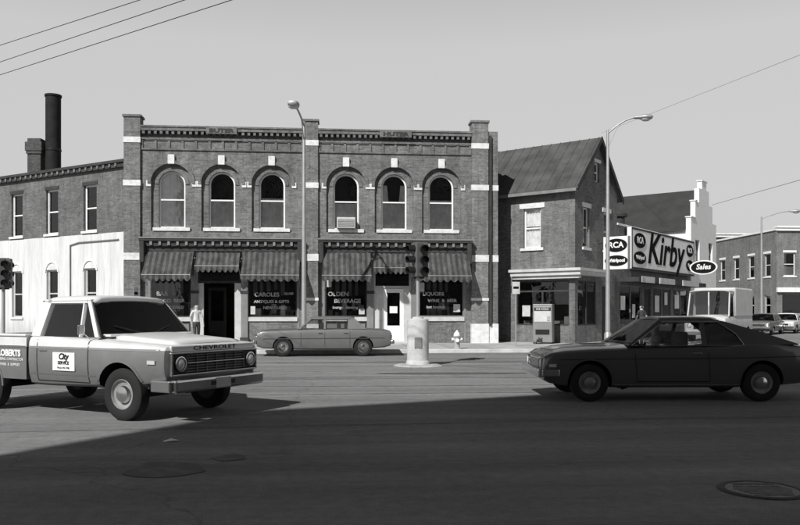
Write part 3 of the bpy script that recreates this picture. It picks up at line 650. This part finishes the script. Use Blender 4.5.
def human(name,loc,rot,seated=False,shirt=M_shirt,parent=None):
    root=empty(name,loc,rot,parent)
    J={'pelvis':((0,0,.95),.125),'spine':((0,.01,1.13),.115),'chest':((0,0,1.33),.135),'neck':((0,0,1.49),.055),'h1':((0,-.02,1.575),.075),'h2':((0,-.01,1.66),.088)}
    Ed=[('pelvis','spine'),('spine','chest'),('chest','neck'),('neck','h1'),('h1','h2')]
    for s,t in ((1,'L'),(-1,'R')):
        if seated:
            J.update({'hip'+t:((s*.09,0,.9),.09),'knee'+t:((s*.12,-.42,.93),.065),'ank'+t:((s*.12,-.55,.55),.045),'toe'+t:((s*.12,-.7,.5),.035),
              'sh'+t:((s*.17,0,1.41),.06),'el'+t:((s*.24,-.12,1.17),.042),'wr'+t:((s*.15,-.36,1.2),.028),'hd'+t:((s*.13,-.42,1.23),.032)})
        else:
            J.update({'hip'+t:((s*.09,0,.88),.09),'knee'+t:((s*.1,-.03+s*.05,.49),.058),'ank'+t:((s*.11,.03+s*.09,.09),.038),'toe'+t:((s*.12,-.13+s*.09,.035),.034),
              'sh'+t:((s*.17,0,1.41),.06),'el'+t:((s*.25,.02-s*.04,1.13),.042),'wr'+t:((s*.23,-.1-s*.06,.9),.028),'hd'+t:((s*.23,-.13-s*.07,.83),.032)})
        Ed+=[('pelvis','hip'+t),('hip'+t,'knee'+t),('knee'+t,'ank'+t),('ank'+t,'toe'+t),('chest','sh'+t),('sh'+t,'el'+t),('el'+t,'wr'+t),('wr'+t,'hd'+t)]
    names=list(J); me=bpy.data.meshes.new('body'); me.from_pydata([J[n][0] for n in names],[(names.index(a),names.index(b)) for a,b in Ed],[])
    o=bpy.data.objects.new('body',me); col.objects.link(o); o.parent=root
    md=o.modifiers.new('skin','SKIN'); 
    for i,n in enumerate(names):
        me.skin_vertices[0].data[i].radius=(J[n][1],J[n][1]*(.75 if n in('chest','spine','pelvis') else 1)); me.skin_vertices[0].data[i].use_root=(n=='pelvis')
    o.modifiers.new('sub','SUBSURF').levels=2
    nm=eval_mesh(o); o.modifiers.clear(); o.data=nm; nm.materials.clear()
    for m in (shirt,M_skin,M_pants,M_hair): nm.materials.append(m)
    for p in nm.polygons:
        c=p.center; p.use_smooth=True
        if c.z>1.47: p.material_index=3 if (c.z>1.66 or (c.y>.03 and c.z>1.54)) else 1
        elif abs(c.x)>.19 and c.z<1.22: p.material_index=1
        elif c.z<.97 : p.material_index=2
        if not seated and c.z<.09: p.material_index=3
    for s in (1,-1):
        hp=Vector(J['hd'+('L' if s>0 else 'R')][0]); d=Vector((0,-.5,-.9)) if not seated else Vector((-s*.6,-.6,.2)); d.normalize()
        for k in range(5):
            off=Vector((0,(k-2)*.016,0)) if not seated else Vector((0,0,(k-2)*.016)); L=[.05,.075,.08,.075,.06][k]
            tube('finger',[hp+off,hp+off+d*L*.6,hp+off+d*L+Vector((-s*.012,0,0))],.008,M_skin,root,res=4)
        lathe('ear',[(0,-.03),(.015,-.02),(.02,0),(.015,.02),(0,.03)],M_skin,root,seg=10,mtx=Matrix.Translation((s*.088,0,1.6)))
    lathe('nose',[(0,-.025),(.014,-.018),(.008,.02),(0,.03)],M_skin,root,seg=8,mtx=Matrix.Translation((0,-.1,1.6)))
    return root

M_lens=mat('lamp_lens',.6,.2,var=.1,ns=12); M_tail=mat('tail_lens',.12,.3)
def lights_round(parent,x,ys,z,r,front=1):
    for y in ys:
        mt=Matrix.Translation((x,y,z))@Matrix.Rotation(R(90*front),4,'Y')
        lathe('headlamp' if front>0 else 'tail_lamp',[(0,.03),(r*.5,.025),(r*.9,.01),(r,0)],M_lens if front>0 else M_tail,parent,seg=20,mtx=mt)
        lathe('lamp_bezel',[(r,-.01),(r*1.02,.02),(r*1.18,.015),(r*1.2,-.02)],M_chrome,parent,seg=20,mtx=mt)

P_coupe=mat('coupe_paint',.07,.3,var=.12,ns=1,coat=.8)
def coupe(name,loc,rot):
    e=empty(name,loc,rot)
    K=[(2.27,.72,.42,.68,.71),(2.24,.79,.36,.745,.775),(2.14,.84,.30,.80,.84),(1.9,.875,.26,.835,.90),(1.5,.90,.24,.86,.935),(.8,.91,.235,.89,.955),(0,.915,.235,.90,.955),(-.75,.915,.235,.925,.96),(-1.2,.915,.24,.965,.99),(-1.6,.90,.26,.965,1.0),(-2.05,.87,.30,.93,.985),(-2.4,.82,.35,.88,.93),(-2.50,.77,.40,.84,.87),(-2.52,.70,.44,.80,.82)]
    body('body_shell',K,P_coupe,e,(1.5,-1.38),.365,.33)
    for x in (1.5,-1.38):
        for s in (1,-1): wheel(e,x,s*.78,.32,s,'small')
    zb,wb,zr,wr=.93,.83,1.36,.60
    pill=[[(.86,0),(.76,0),(.18,1),(.27,1)],[(-.40,0),(-.47,0),(-.50,1),(-.43,1)],[(-1.10,0),(-2.02,.06),(-1.72,.3),(-1.3,.62),(-.86,.93),(-.70,1),(-.72,.9),(-1.0,.45)],[(.22,.93),(.16,1),(-.75,1),(-.78,.93)]]
    gl=[[(.76,0),(-.40,0),(-.43,.95),(.2,.95)],[(-.47,0),(-1.10,0),(-1.0,.45),(-.74,.93),(-.50,.95)]]
    cabin(e,P_coupe,zb,wb,zr,wr,pill,gl,(.24,-.76),(.84,.25),(-.74,-1.95))
    for s in (1,-1):
        Pp=lambda x,t:(x,s*(wb+(wr-wb)*t+.022),zb+(zr-zb)*t)
        tube('window_trim',[Pp(.80,.02),Pp(-1.10,.02),Pp(-1.0,.45),Pp(-.74,.93),Pp(.2,.93),Pp(.80,.02)],.008,M_chrome,e,res=4)
    strip_side('door_gap',K,[(.72,.36),(.76,.86)],.012,M_black,e); strip_side('door_gap',K,[(-.5,.36),(-.46,.9)],.012,M_black,e)
    strip_side('sill_gap',K,[(.72,.34),(-.5,.34)],.014,M_black,e); strip_side('sill_moulding',K,[(1.1,.285),(-.98,.285)],.018,M_chrome,e)
    strip_side('character_line',K,[(2.0,.70),(1.0,.72),(-.8,.73),(-2.2,.76)],.012,M_black,e)
    for xa in (1.5,-1.38):
        strip_side('wheel_arch_lip',K,[(xa+.375*math.cos(a),max(.30,.33+.375*math.sin(a))) for a in [math.pi*i/16 for i in range(17)]],.02,P_coupe,e,off=.008)
    for s in (1,-1): box('door_handle',-.36,-.20,s*.905-.012,s*.905+.018,.80,.825,M_chrome,e,bevel=.005)
    box('front_bumper',2.23,2.36,-.84,.84,.41,.55,M_chrome,e,bevel=.03); boxes('front_bumper_ends',[(2.0,2.3,.82,.88,.42,.54),(2.0,2.3,-.88,-.82,.42,.54)],M_chrome,e,bevel=.02)
    box('rear_bumper',-2.62,-2.48,-.82,.82,.44,.58,M_chrome,e,bevel=.03)
    boxes('grille',[(2.268,2.285,-.45,.45,.575+.024*i,.585+.024*i) for i in range(5)],M_chrome,e); box('grille_back',2.25,2.274,-.47,.47,.565,.69,M_black,e)
    lights_round(e,2.27,(.60,-.60),.63,.085)
    boxes('side_marker',[(2.06,2.18,.86,.872,.58,.63),(2.06,2.18,-.872,-.86,.58,.63)],M_cream,e)
    boxes('seats',[(-.25,-.12,-.62,-.1,.9,1.16),(-.25,-.12,.1,.62,.9,1.16),(-1.25,-1.1,-.6,.6,.9,1.12)],M_trim,e,bevel=.04); box('dashboard',.5,.8,-.7,.7,.93,.99,M_black,e,bevel=.02)
    box('door_mirror',.62,.70,.86,.96,.96,1.04,M_chrome,e,bevel=.02)
    human('driver',(-.02,-.34,-.38),R(90),True,M_grey,e)
    return e
coupe('fastback_coupe',(4.66,13.85,0),R(180.5))

def sedan(name,loc,rot,paint,L=4.55,rz=1.33):
    e=empty(name,loc,rot); s_=L/4.7
    K0=[(2.35,.74,.40,.72,.73),(2.31,.82,.34,.80,.82),(2.1,.86,.28,.86,.90),(1.4,.88,.25,.88,.93),(.85,.89,.24,.90,.94),(0,.90,.24,.91,.93),(-.9,.90,.24,.92,.94),(-1.4,.89,.26,.91,.95),(-2.1,.86,.30,.87,.92),(-2.31,.82,.36,.83,.86),(-2.35,.76,.42,.78,.79)]
    K=[(k[0]*s_,)+k[1:] for k in K0]; fa,ra=1.42*s_,-1.35*s_
    body('body_shell',K,paint,e,(fa,ra),.35,.32)
    for x in (fa,ra):
        for s in (1,-1): wheel(e,x,s*.76,.315,s,'disc')
    zb,wb,zr,wr=.92,.82,rz-.05,.62
    pill=[[(.88,0),(.80,0),(.40,1),(.47,1)],[(.02,0),(-.05,0),(-.05,1),(.02,1)],[(-.78,0),(-1.42,0),(-1.02,1),(-.80,1)],[(.42,.92),(.40,1),(-.9,1),(-.9,.92)]]
    gl=[[(.80,0),(.02,0),(.02,.93),(.42,.93)],[(-.05,0),(-.78,0),(-.80,.93),(-.05,.93)]]
    cabin(e,paint,zb,wb,zr,wr,pill,gl,(.46,-1.02),(.87,.46),(-1.0,-1.40))
    for x in (.78,-.02,-.86): strip_side('door_gap',K,[(x,.34),(x,.88)],.012,M_black,e)
    strip_side('side_moulding',K,[(2.1*s_,.60),(-2.1*s_,.62)],.03,M_chrome,e)
    for xa in (fa,ra): strip_side('wheel_arch_lip',K,[(xa+.36*math.cos(a),max(.29,.32+.36*math.sin(a))) for a in [math.pi*i/14 for i in range(15)]],.02,M_chrome,e,off=.006)
    f=2.35*s_
    box('front_bumper',f-.02,f+.10,-.84,.84,.42,.55,M_chrome,e,bevel=.03); box('rear_bumper',-f-.10,-f+.02,-.84,.84,.42,.55,M_chrome,e,bevel=.03)
    box('grille',f-.01,f+.012,-.5,.5,.57,.70,M_black,e); boxes('grille_bars',[(f+.012,f+.022,-.5,.5,.585+.03*i,.595+.03*i) for i in range(4)],M_chrome,e)
    lights_round(e,f+.005,(.66,-.66),.64,.08); boxes('tail_lamps',[(-f-.012,-f+.01,-.78,-.5,.60,.72),(-f-.012,-f+.01,.5,.78,.60,.72)],M_trim,e)
    boxes('seats',[(.02,.16,-.65,.65,.88,1.12),(-.85,-.7,-.65,.65,.88,1.1)],M_trim,e,bevel=.04)
    for s in (1,-1): boxes('door_handles',[(.06,.2,s*.90-.01,s*.90+.015,.78,.80),(-.8,-.66,s*.90-.01,s*.90+.015,.78,.80)],M_chrome,e)
    return e
P_sed=mat('sedan_paint',.13,.4,var=.1,coat=.4)
sedan('parked_sedan',(-2.62,27.0,0),R(185),P_sed)
for (x,y,r,v) in ((24.6,52.5,233,.08),(27.9,56.0,233,.6),(31.0,57.5,200,.2),(32.5,62.0,180,.5),(26.2,62.0,10,.05)):
    sedan('parked_sedan',(x,y,0),R(r),mat('car_paint',v,.4,coat=.4),4.8,1.4)

# ---- pickup truck
P_tw=mat('truck_white_paint',.68,.4,var=.08,ns=1.5,coat=.4)
def twotone():
    m,nt,b=_base('truck_two_tone_paint'); o=_obj(nt); s=_n(nt,'ShaderNodeSeparateXYZ'); nt.links.new(o,s.inputs[0])
    k=_math(nt,'GREATER_THAN',s.outputs[2],.985)
    f=_math(nt,'ADD',_math(nt,'MULTIPLY',k,.50),.165)
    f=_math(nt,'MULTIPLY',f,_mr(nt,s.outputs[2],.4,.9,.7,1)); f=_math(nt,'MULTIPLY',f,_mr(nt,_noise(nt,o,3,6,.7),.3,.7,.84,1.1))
    _col(nt,b,f); b.inputs['Roughness'].default_value=.38; b.inputs['Coat Weight'].default_value=.4; b.inputs['Coat Roughness'].default_value=.1; return m
P_tt=twotone()
T=empty('pickup_truck',(-4.68,12.2,0),R(-28))
TK=[(2.30,.90,.60,.99,1.0),(2.27,.955,.56,1.035,1.05),(2.15,.975,.52,1.05,1.075),(1.8,.985,.48,1.065,1.10),(.95,.99,.44,1.10,1.16),(0,.99,.42,1.14,1.16),(-.40,.985,.42,1.14,1.16),(-.43,.97,.44,1.12,1.14)]
body('front_clip_and_cab',TK,P_tt,T,(1.46,),.43,.385)
for x in (1.46,-1.46):
    for s in (1,-1): wheel(T,x,s*.84,.365,s,'small',wd=.2)
zb,wb,zr,wr=1.14,.90,1.68,.70
cabin(T,P_tw,zb,wb,zr,wr,[[(1.0,0),(.92,0),(.53,1),(.60,1)],[(-.24,0),(-.43,0),(-.38,1),(-.22,1)],[(.56,.9),(.52,1),(-.3,1),(-.3,.9)],[(.62,.0),(.595,.0),(.475,.92),(.50,.92)]],[[(.90,0),(-.22,0),(-.20,.92),(.55,.92)]],(.64,-.42),(.99,.60),(-.38,-.42),thick=.045,rooft=.07)
panel('cab_back_lower',[(-.43,.9,1.14),(-.43,-.9,1.14),(-.42,-.87,1.26),(-.42,.87,1.26)],P_tw,T,.05)
for s in (1,-1): panel('cab_back_corner',[(-.43,s*.9,1.14),(-.43,s*.62,1.14),(-.385,s*.56,1.68),(-.385,s*.70,1.68)],P_tw,T,.05)
tube('windscreen_trim',[(1.0,.88,1.16),(1.0,-.88,1.16),(.61,-.69,1.67),(.61,.69,1.67)],.014,M_black,T,cyc=True,res=4)
box('cowl',.9,1.12,-.82,.82,1.145,1.185,P_tw,T,bevel=.02)
for s in (1,-1): tube('wiper',[(1.02,s*.1,1.185),(.90,s*.55,1.30)],.008,M_black,T,res=4)
vs=[];fs=[];N=10;Mx=8
for i in range(Mx+1):
    x=2.24-1.12*i/Mx; w,zb_,zs_,zt_=interp(TK,x)
    for j in range(N+1):
        v=-1+2*j/N; vs.append((x,v*.72,zt_+.006+.045*(1-abs(v)**3)+ (0 if 0<i else -.03)))
for i in range(Mx):
    for j in range(N): fs.append([i*(N+1)+j,i*(N+1)+j+1,(i+1)*(N+1)+j+1,(i+1)*(N+1)+j])
o=mk('hood',vs,fs,P_tw,T,smooth=50); sd=o.modifiers.new('s','SOLIDIFY'); sd.thickness=.05; sd.offset=-1
box('grille_back',2.28,2.315,-.86,.86,.66,.93,M_black,T,bevel=.01)
boxes('grille_bars',[(2.315,2.335,-.58,.58,.685+.037*i,.695+.037*i) for i in range(7)]+[(2.315,2.34,-.6+.2*i-.004,-.6+.2*i+.004,.67,.92) for i in range(7)],M_grey,T)
boxes('grille_surround',[(2.30,2.35,-.88,.88,.93,.955),(2.30,2.35,-.88,.88,.64,.66),(2.30,2.35,-.89,-.865,.64,.955),(2.30,2.35,.865,.89,.64,.955),(2.316,2.352,-.60,.60,.795,.812)],M_chrome,T,bevel=.006)
boxes('headlamp_bezels',[(2.315,2.34,-.855,-.605,.675,.92),(2.315,2.34,.605,.855,.675,.92)],M_black,T,bevel=.01)
lights_round(T,2.345,(.73,-.73),.80,.088)
text('hood_letters','CHEVROLET',.085,(0,0,0),M_ink,T,sx=1.9).matrix_local=Matrix.Translation((2.312,0,1.0))@Matrix.Rotation(R(90),4,'Z')
box('hood_lip',2.26,2.31,-.86,.86,.96,1.045,P_tw,T,bevel=.015)
box('front_bumper',2.34,2.46,-.93,.93,.42,.60,M_chrome,T,bevel=.035); boxes('bumper_ends',[(2.05,2.4,.92,.985,.43,.59),(2.05,2.4,-.985,-.92,.43,.59)],M_chrome,T,bevel=.02)
boxes('bumper_slots',[(2.458,2.464,-.25,.25,.48,.54)],M_black,T); box('license_plate',2.464,2.472,-.15,.15,.44,.58,M_cream,T); boxes('bumper_irons',[(2.2,2.36,-.5,-.42,.46,.55),(2.2,2.36,.42,.5,.46,.55)],M_black,T)
strip_side('door_gap',TK,[(.86,.5),(.86,1.09)],.014,M_black,T); strip_side('door_gap',TK,[(-.22,.5),(-.22,1.1)],.014,M_black,T); strip_side('door_gap',TK,[(.86,.5),(-.22,.5)],.014,M_black,T)
strip_side('side_moulding',TK,[(2.2,.985),(-.40,.985)],.03,M_chrome,T); strip_side('lower_moulding',TK,[(1.0,.60),(-.40,.60)],.018,M_chrome,T)
strip_side('wheel_arch_lip',TK,[(1.46+.445*math.cos(a),max(.47,.385+.445*math.sin(a))) for a in [math.pi*i/16 for i in range(17)]],.035,P_tt,T,off=.012)
for s in (1,-1): box('door_handle',-.16,.0,s*.985-.015,s*.985+.02,.93,.955,M_chrome,T,bevel=.006)
box('side_marker',2.0,2.14,-.995,-.98,.80,.85,M_cream,T)
box('door_sign',.14,.60,-1.0,-.985,.66,.92,M_white,T); text('door_sign_letters','City',.12,(.37,-1.004,.86),M_ink,T,bold=.004,ext=.001,shear=.2); text('door_sign_letters','SERVICE',.065,(.37,-1.004,.77),M_ink,T,bold=.002,ext=.001); text('door_sign_letters','Phone 442-7186',.038,(.37,-1.004,.70),M_ink,T,ext=.001)
arc=[(-1.46+.43*math.cos(a),.385+.43*math.sin(a)) for a in [R(20)+R(140)*i/14 for i in range(15)]]
side=[(-.47,.50)]+[(-.99,.50)]+arc+[(-1.93,.50),(-2.48,.52),(-2.5,1.14),(-.47,1.14)]
for s in (1,-1):
    y0,y1=(.90,.975) if s>0 else (-.975,-.90)
    poly('bed_side',side,[],y0,y1,P_tt,T)
    box('bed_rail',-2.5,-.46,s*.94-.06,s*.94+.06,1.14,1.175,P_tw,T,bevel=.01)
    boxes('bed_moulding',[(-2.48,-.48,s*.975-(.008 if s<0 else 0),s*.975+(.008 if s>0 else 0),.97,1.0)],M_chrome,T)
    archring('bed_arch_lip',[(-1.46,.385)],.43,.465,s*.976-.006,s*.976+.012,P_tt,T)
    boxes('wheel_tub',[(-1.93,-.99,s*.76-.14,s*.76+.14,.80,.86)],M_trim,T)
boxes('bed_floor_and_ends',[(-2.45,-.5,-.9,.9,.60,.66),(-.52,-.46,-.9,.9,.5,1.14),(-2.5,-2.44,-.9,.9,.52,1.14)],P_tt,T)
text('bed_letters','ROBERTS',.13,(-.86,-.985,.88),M_white,T,bold=.006,ext=.002)
text('bed_letters','PLUMBING CONTRACTOR',.055,(-.86,-.985,.79),M_white,T,ext=.002); text('bed_letters','REPAIRS  &  SUPPLIES',.055,(-.86,-.985,.71),M_white,T,ext=.002)
boxes('chassis',[(-2.4,2.2,-.45,-.35,.38,.5),(-2.4,2.2,.35,.45,.38,.5),(1.36,1.56,-.8,.8,.3,.42),(-1.56,-1.36,-.8,.8,.32,.42)],M_black,T)
box('rear_bumper',-2.62,-2.52,-.9,.9,.42,.56,M_chrome,T,bevel=.03)
boxes('bench_seat',[(-.34,-.15,-.75,.75,1.12,1.34)],M_trim,T,bevel=.05); box('dashboard',.72,.95,-.8,.8,1.15,1.2,M_black,T,bevel=.02)
tube('steering_wheel',[(.55+.07*math.sin(a),.36+.19*math.cos(a),1.27+.17*math.sin(a)) for a in [2*math.pi*i/20 for i in range(20)]],.012,M_black,T,cyc=True,res=4)
box('rear_view_mirror',.62,.65,-.12,.12,1.54,1.60,M_black,T); 
tube('mirror_arm',[(.86,-.95,1.12),(.86,-1.10,1.22)],.01,M_chrome,T,res=4); box('door_mirror',.84,.865,-1.15,-1.04,1.18,1.32,M_chrome,T,bevel=.01)
human('driver',(.0,.36,-.19),R(90),True,M_shirt,T)

# ---- step van
V=empty('step_van',(15.9,38.6,0),math.atan2(-.8,-.6))
vp=mat('van_paint',.5,.5,var=.15,ns=2)
VK=[(2.75,.86,.45,1.15,1.2),(2.70,.93,.42,1.2,1.28),(2.2,.95,.40,1.25,1.35),(1.9,.96,.40,1.3,1.38),(-2.4,.96,.40,1.3,1.38)]
body('lower_body',VK,vp,V,(1.9,-1.5),.42,.37)
boxes('cargo_box',[(-2.4,1.1,-.98,.98,1.25,2.68)],vp,V,bevel=.08)
cabin(V,vp,1.3,.94,2.5,.90,[[(2.2,0),(2.08,0),(1.78,1),(1.9,1)],[(1.25,0),(1.1,0),(1.1,1),(1.25,1)],[(1.9,.88),(1.85,1),(1.1,1),(1.1,.88)]],[[(2.08,0),(1.25,0),(1.25,.9),(1.82,.9)]],(1.95,1.0),(2.18,1.9),(1.12,1.11),thick=.05)
for x in (1.9,-1.5):
    for s in (1,-1): wheel(V,x,s*.82,.36,s,'small')
box('bumper',2.75,2.85,-.95,.95,.42,.58,M_chrome,V,bevel=.02); box('grille',2.74,2.765,-.5,.5,.7,1.0,M_black,V); lights_round(V,2.75,(.7,-.7),.85,.09)
box('windscreen_post',2.02,2.06,-.03,.03,1.35,2.45,vp,V); box('cab_bulkhead',1.13,1.16,-.85,.85,1.4,2.5,M_dark,V)

# ------------------------------------------------------------------ street furniture
def cobra(parent,tip,prev):
    d=Vector(tip)-Vector(prev); ang=math.atan2(d.y,d.x)
    mt=Matrix.Translation(tip)@Matrix.Rotation(ang,4,'Z')@Matrix.Rotation(R(90),4,'Y')@Matrix.Diagonal((.55,1,1,1))
    lathe('lamp_head',[(0,-.1),(.09,-.08),(.12,.1),(.20,.3),(.21,.45),(.15,.62),(0,.68)],M_steel,parent,seg=20,mtx=mt)
    mt=Matrix.Translation(Vector(tip)+Vector((math.cos(ang)*.38,math.sin(ang)*.38,-.07)))@Matrix.Diagonal((1.2,.9,.6,1))
    lathe('lamp_lens',[(.17,0),(.16,-.06),(.1,-.14),(0,-.17)],M_cream,parent,seg=20,mtx=mt)
def lamp(name,loc,h,arm,ah):
    e=empty(name,loc)
    tube('pole',[(0,0,0),(0,0,h*.5),(0,0,h)],.1,M_steel,e,radii=[1.05,.8,.55])
    lathe('base',[(0,0),(.2,0),(.2,.05),(.15,.08),(.14,.5),(.11,.55)],M_steel,e)
    ax,ay=arm; pts=[(ax*t2,ay*t2,h-.15+ah*math.sin(t2*math.pi/2)) for t2 in [i/8 for i in range(9)]]
    tube('arm',pts,.035,M_steel,e); tube('arm_brace',[(0,0,h-.75),(ax*.3,ay*.3,h-.15+ah*.3),(ax*.45,ay*.45,h-.15+ah*.62)],.02,M_steel,e)
    cobra(e,pts[-1],pts[-3]); return e
lamp('street_lamp',(8.52,31.9,.126),8.85,(1.1,-.2),.6)
lamp('street_lamp',(-3.62,29.3,.126),8.55,(-.1,-1.5),.3)
lamp('street_lamp',(25.8,55.5,0),8.3,(1.9,-.3),.5)
M_siglens=mat('signal_lens',.08,.2)
def head(parent,x,y,z,rot,m=M_trim):
    e=empty('signal_head',(x,y,z),rot,parent)
    box('housing',-.15,.15,-.02,.2,-.48,.48,m,e,bevel=.03)
    for i,v in enumerate((.3,0,-.3)):
        lathe('lens',[(0,.02),(.08,.012),(.1,0)],M_siglens,e,seg=18,mtx=Matrix.Translation((0,-.025,v))@Matrix.Rotation(R(90),4,'X'))
        n=14; vs=[];fs=[]
        for k in range(n+1):
            a=R(-35)+R(250)*k/n
            vs+=[(.115*math.cos(a),-.02,v+.115*math.sin(a)),(.12*math.cos(a),-.22-.03*math.sin(a),v+.12*math.sin(a)-.02)]
        for k in range(n): fs.append([2*k,2*k+2,2*k+3,2*k+1])
        o=mk('visor',vs,fs,M_black,e,fix=False); s=o.modifiers.new('s','SOLIDIFY'); s.thickness=.008
    return e
M_sighouse=mat('signal_housing_paint',.09,.6,var=.2)
def signal(name,loc,pedestal=True,zh=2.95):
    e=empty(name,loc)
    if pedestal:
        lathe('pedestal',[(0,.0),(.335,.0),(.33,.12),(.305,.16),(.30,1.24),(.29,1.29),(.26,1.315),(.16,1.32),(.15,1.36),(.1,1.37),(0,1.37)],M_conc,e,seg=40,smooth=30)
        boxes('inspection_cover',[(-.1,.1,-.315,-.27,.5,.8)],M_grey,e,bevel=.01)
        lathe('island_pad',[(.30,.05),(.58,.045),(.66,.02),(.68,0)],mat('island_concrete',.36,.9,var=.4,ns=4,fine=.25),e,seg=36)
    tube('post',[(0,0,0 if not pedestal else 1.35),(0,0,zh+.45)],.055,M_steel,e)
    head(e,-.10,-.1,zh,R(-62),M_sighouse); head(e,.14,-.1,zh+.0,R(14),M_sighouse); head(e,.02,.22,zh,R(180),M_sighouse)
    boxes('brackets',[(-.14,.18,-.03,.03,zh+.46,zh+.5),(-.14,.18,-.03,.03,zh-.52,zh-.48)],M_trim,e)
    return e
signal('traffic_signal',(.50,21.7,0))
signal('traffic_signal',(-12.85,25.2,0),False,2.75)
H=empty('fire_hydrant',(2.12,28.95,.126))
mh_=mat('hydrant_paint',.35,.5,var=.2); 
lathe('barrel',[(0,0),(.17,0),(.17,.04),(.11,.05),(.105,.42),(.14,.43),(.14,.48),(.11,.49)],mh_,H,seg=24)
lathe('bonnet',[(.125,.49),(.12,.54),(.09,.61),(.04,.65),(.03,.70),(0,.70)],M_white,H,seg=24)
lathe('nozzles',[(0,-.2),(.05,-.2),(.055,-.14),(.04,-.13),(.04,.13),(.055,.14),(.05,.2),(0,.2)],M_white,H,seg=14,mtx=Matrix.Translation((0,0,.36))@Matrix.Rotation(R(90),4,'Y'))
lathe('pumper',[(.06,0),(.06,.15),(.075,.15),(.075,.2),(0,.2)],M_white,H,seg=14,mtx=Matrix.Translation((0,0,.33))@Matrix.Rotation(R(90),4,'X'))
def signpost(loc,h=2.6,r=0):
    e=empty('street_sign',loc,r); tube('post',[(0,0,0),(0,0,h)],.025,M_steel,e); box('plate',-.15,.15,-.035,-.028,h-.5,h-.02,M_cream,e); box('plate_text',-.11,.11,-.038,-.0355,h-.3,h-.2,M_ink,e)
signpost((4.65,31.2,.126)); signpost((14.2,38.0,.126),2.4,R(53)); signpost((-9.6,28.2,.126),2.3,R(75))
VM=empty('vending_machine',(6.25,33.85,.126),R(-20))
box('cabinet',-.42,.42,-.3,.3,.06,1.72,mat('machine_enamel',.2,.45,var=.15),VM,bevel=.03); boxes('legs',[(x,x+.06,y,y+.06,0,.07) for x in (-.4,.34) for y in (-.28,.22)],M_black,VM)
box('front_panel',-.36,.36,-.315,-.301,.95,1.6,M_cream,VM,bevel=.01); box('header',-.36,.36,-.322,-.316,1.42,1.58,M_trim,VM); text('header_letters','ICE COLD',.12,(0,-.324,1.5),M_white,VM,ext=.001); box('slot',-.3,.3,-.312,-.301,.4,.62,M_black,VM); box('coin_box',.2,.32,-.34,-.316,1.0,1.2,M_steel,VM)
TB=empty('litter_bin',(-8.8,30.2,.126)); lathe('bin',[(0,.02),(.22,.02),(.27,.8),(.29,.8),(.29,.84),(.25,.84),(.2,.1),(0,.1)],M_grey,TB); boxes('slats',[(-.01+.27*math.cos(a),.01+.27*math.cos(a),-.01+.27*math.sin(a),.01+.27*math.sin(a),.05,.8) for a in [i*.52 for i in range(12)]],M_steel,TB)
human('pedestrian',(-8.45,32.3,.126),R(35))
human('pedestrian',(11.3,36.4,.126),R(200),shirt=M_trim)

# ------------------------------------------------------------------ overhead wires and their poles
def pole(loc,h):
    e=empty('utility_pole',loc); tube('shaft',[(0,0,0),(0,0,h)],.15,M_wood,e,radii=[1,.7]); box('crossarm',-1.2,1.2,-.06,.06,h-.7,h-.58,M_wood,e)
    for x in (-1.1,-.4,.4,1.1): lathe('insulator',[(0,0),(.04,0),(.05,.08),(.02,.12),(0,.12)],M_cream,e,seg=10,mtx=Matrix.Translation((x,0,h-.58)))
def wire(A,B,t0,t1,sag=.0,r=.011):
    A,B=Vector(A),Vector(B); tube('overhead_wire',[A+(B-A)*(t0+(t1-t0)*i/14)+Vector((0,0,-sag*(1-(2*i/14-1)**2))) for i in range(15)],r,M_black,None,res=4)
wire((-10.28,20,8.36),(-5.35,16,7.92),-1.6,3.2,r=.008)
wire((-10.28,20,7.93),(-4.15,15,7.52),-1.3,2.6,r=.008)
wire((-10.28,20,7.6),(-3.13,14.5,7.32),-1.1,2.3,r=.008)
pole((-18.2,26.6,0),9.3)
wire((13.4,40,11.9),(12.85,25,9.76),-.9,1.6,r=.006)
wire((20.05,50,8.38),(18.0,35,7.44),0,2.2,r=.011)

# ------------------------------------------------------------------ light, world, camera
EL=40
to=Vector((-.49*math.cos(R(EL)),-.87*math.cos(R(EL)),math.sin(R(EL)))).normalized()
sl_=bpy.data.lights.new('sun','SUN'); sl_.energy=5.0; sl_.angle=R(.53); sl_.color=(1,.995,.985)
so=bpy.data.objects.new('sun',sl_); col.objects.link(so); so.rotation_euler=(-to).to_track_quat('-Z','Y').to_euler()
w=bpy.data.worlds.new('World'); scene.world=w; w.use_nodes=True; nt=w.node_tree; bg=nt.nodes['Background']
sk=nt.nodes.new('ShaderNodeTexSky'); sk.sky_type='NISHITA'; sk.sun_disc=False; sk.sun_elevation=R(EL); sk.sun_rotation=R(209.4); sk.dust_density=3; sk.air_density=1.5
bw=nt.nodes.new('ShaderNodeRGBToBW'); nt.links.new(sk.outputs[0],bw.inputs[0])
f=_mr(nt,bw.outputs[0],0,12,4.6,6.0)          # hazy, even sky as monochrome film records it
tc=nt.nodes.new('ShaderNodeTexCoord'); sp=nt.nodes.new('ShaderNodeSeparateXYZ'); nt.links.new(tc.outputs['Generated'],sp.inputs[0])
f=_math(nt,'MULTIPLY',f,_mr(nt,sp.outputs[2],.32,.72,1,.12))   # haze is near the horizon, deep sky overhead
nt.links.new(f,bg.inputs[0]); bg.inputs[1].default_value=.12
cd=bpy.data.cameras.new('camera'); cd.lens=35; cd.sensor_width=36; cd.clip_end=3000; cd.clip_start=.05; cd.shift_y=.0619
co=bpy.data.objects.new('camera',cd); col.objects.link(co); co.location=(0,0,1.5); co.rotation_euler=(R(90),0,0); scene.camera=co
scene.view_settings.view_transform='Standard'; scene.view_settings.look='None'; scene.view_settings.exposure=0
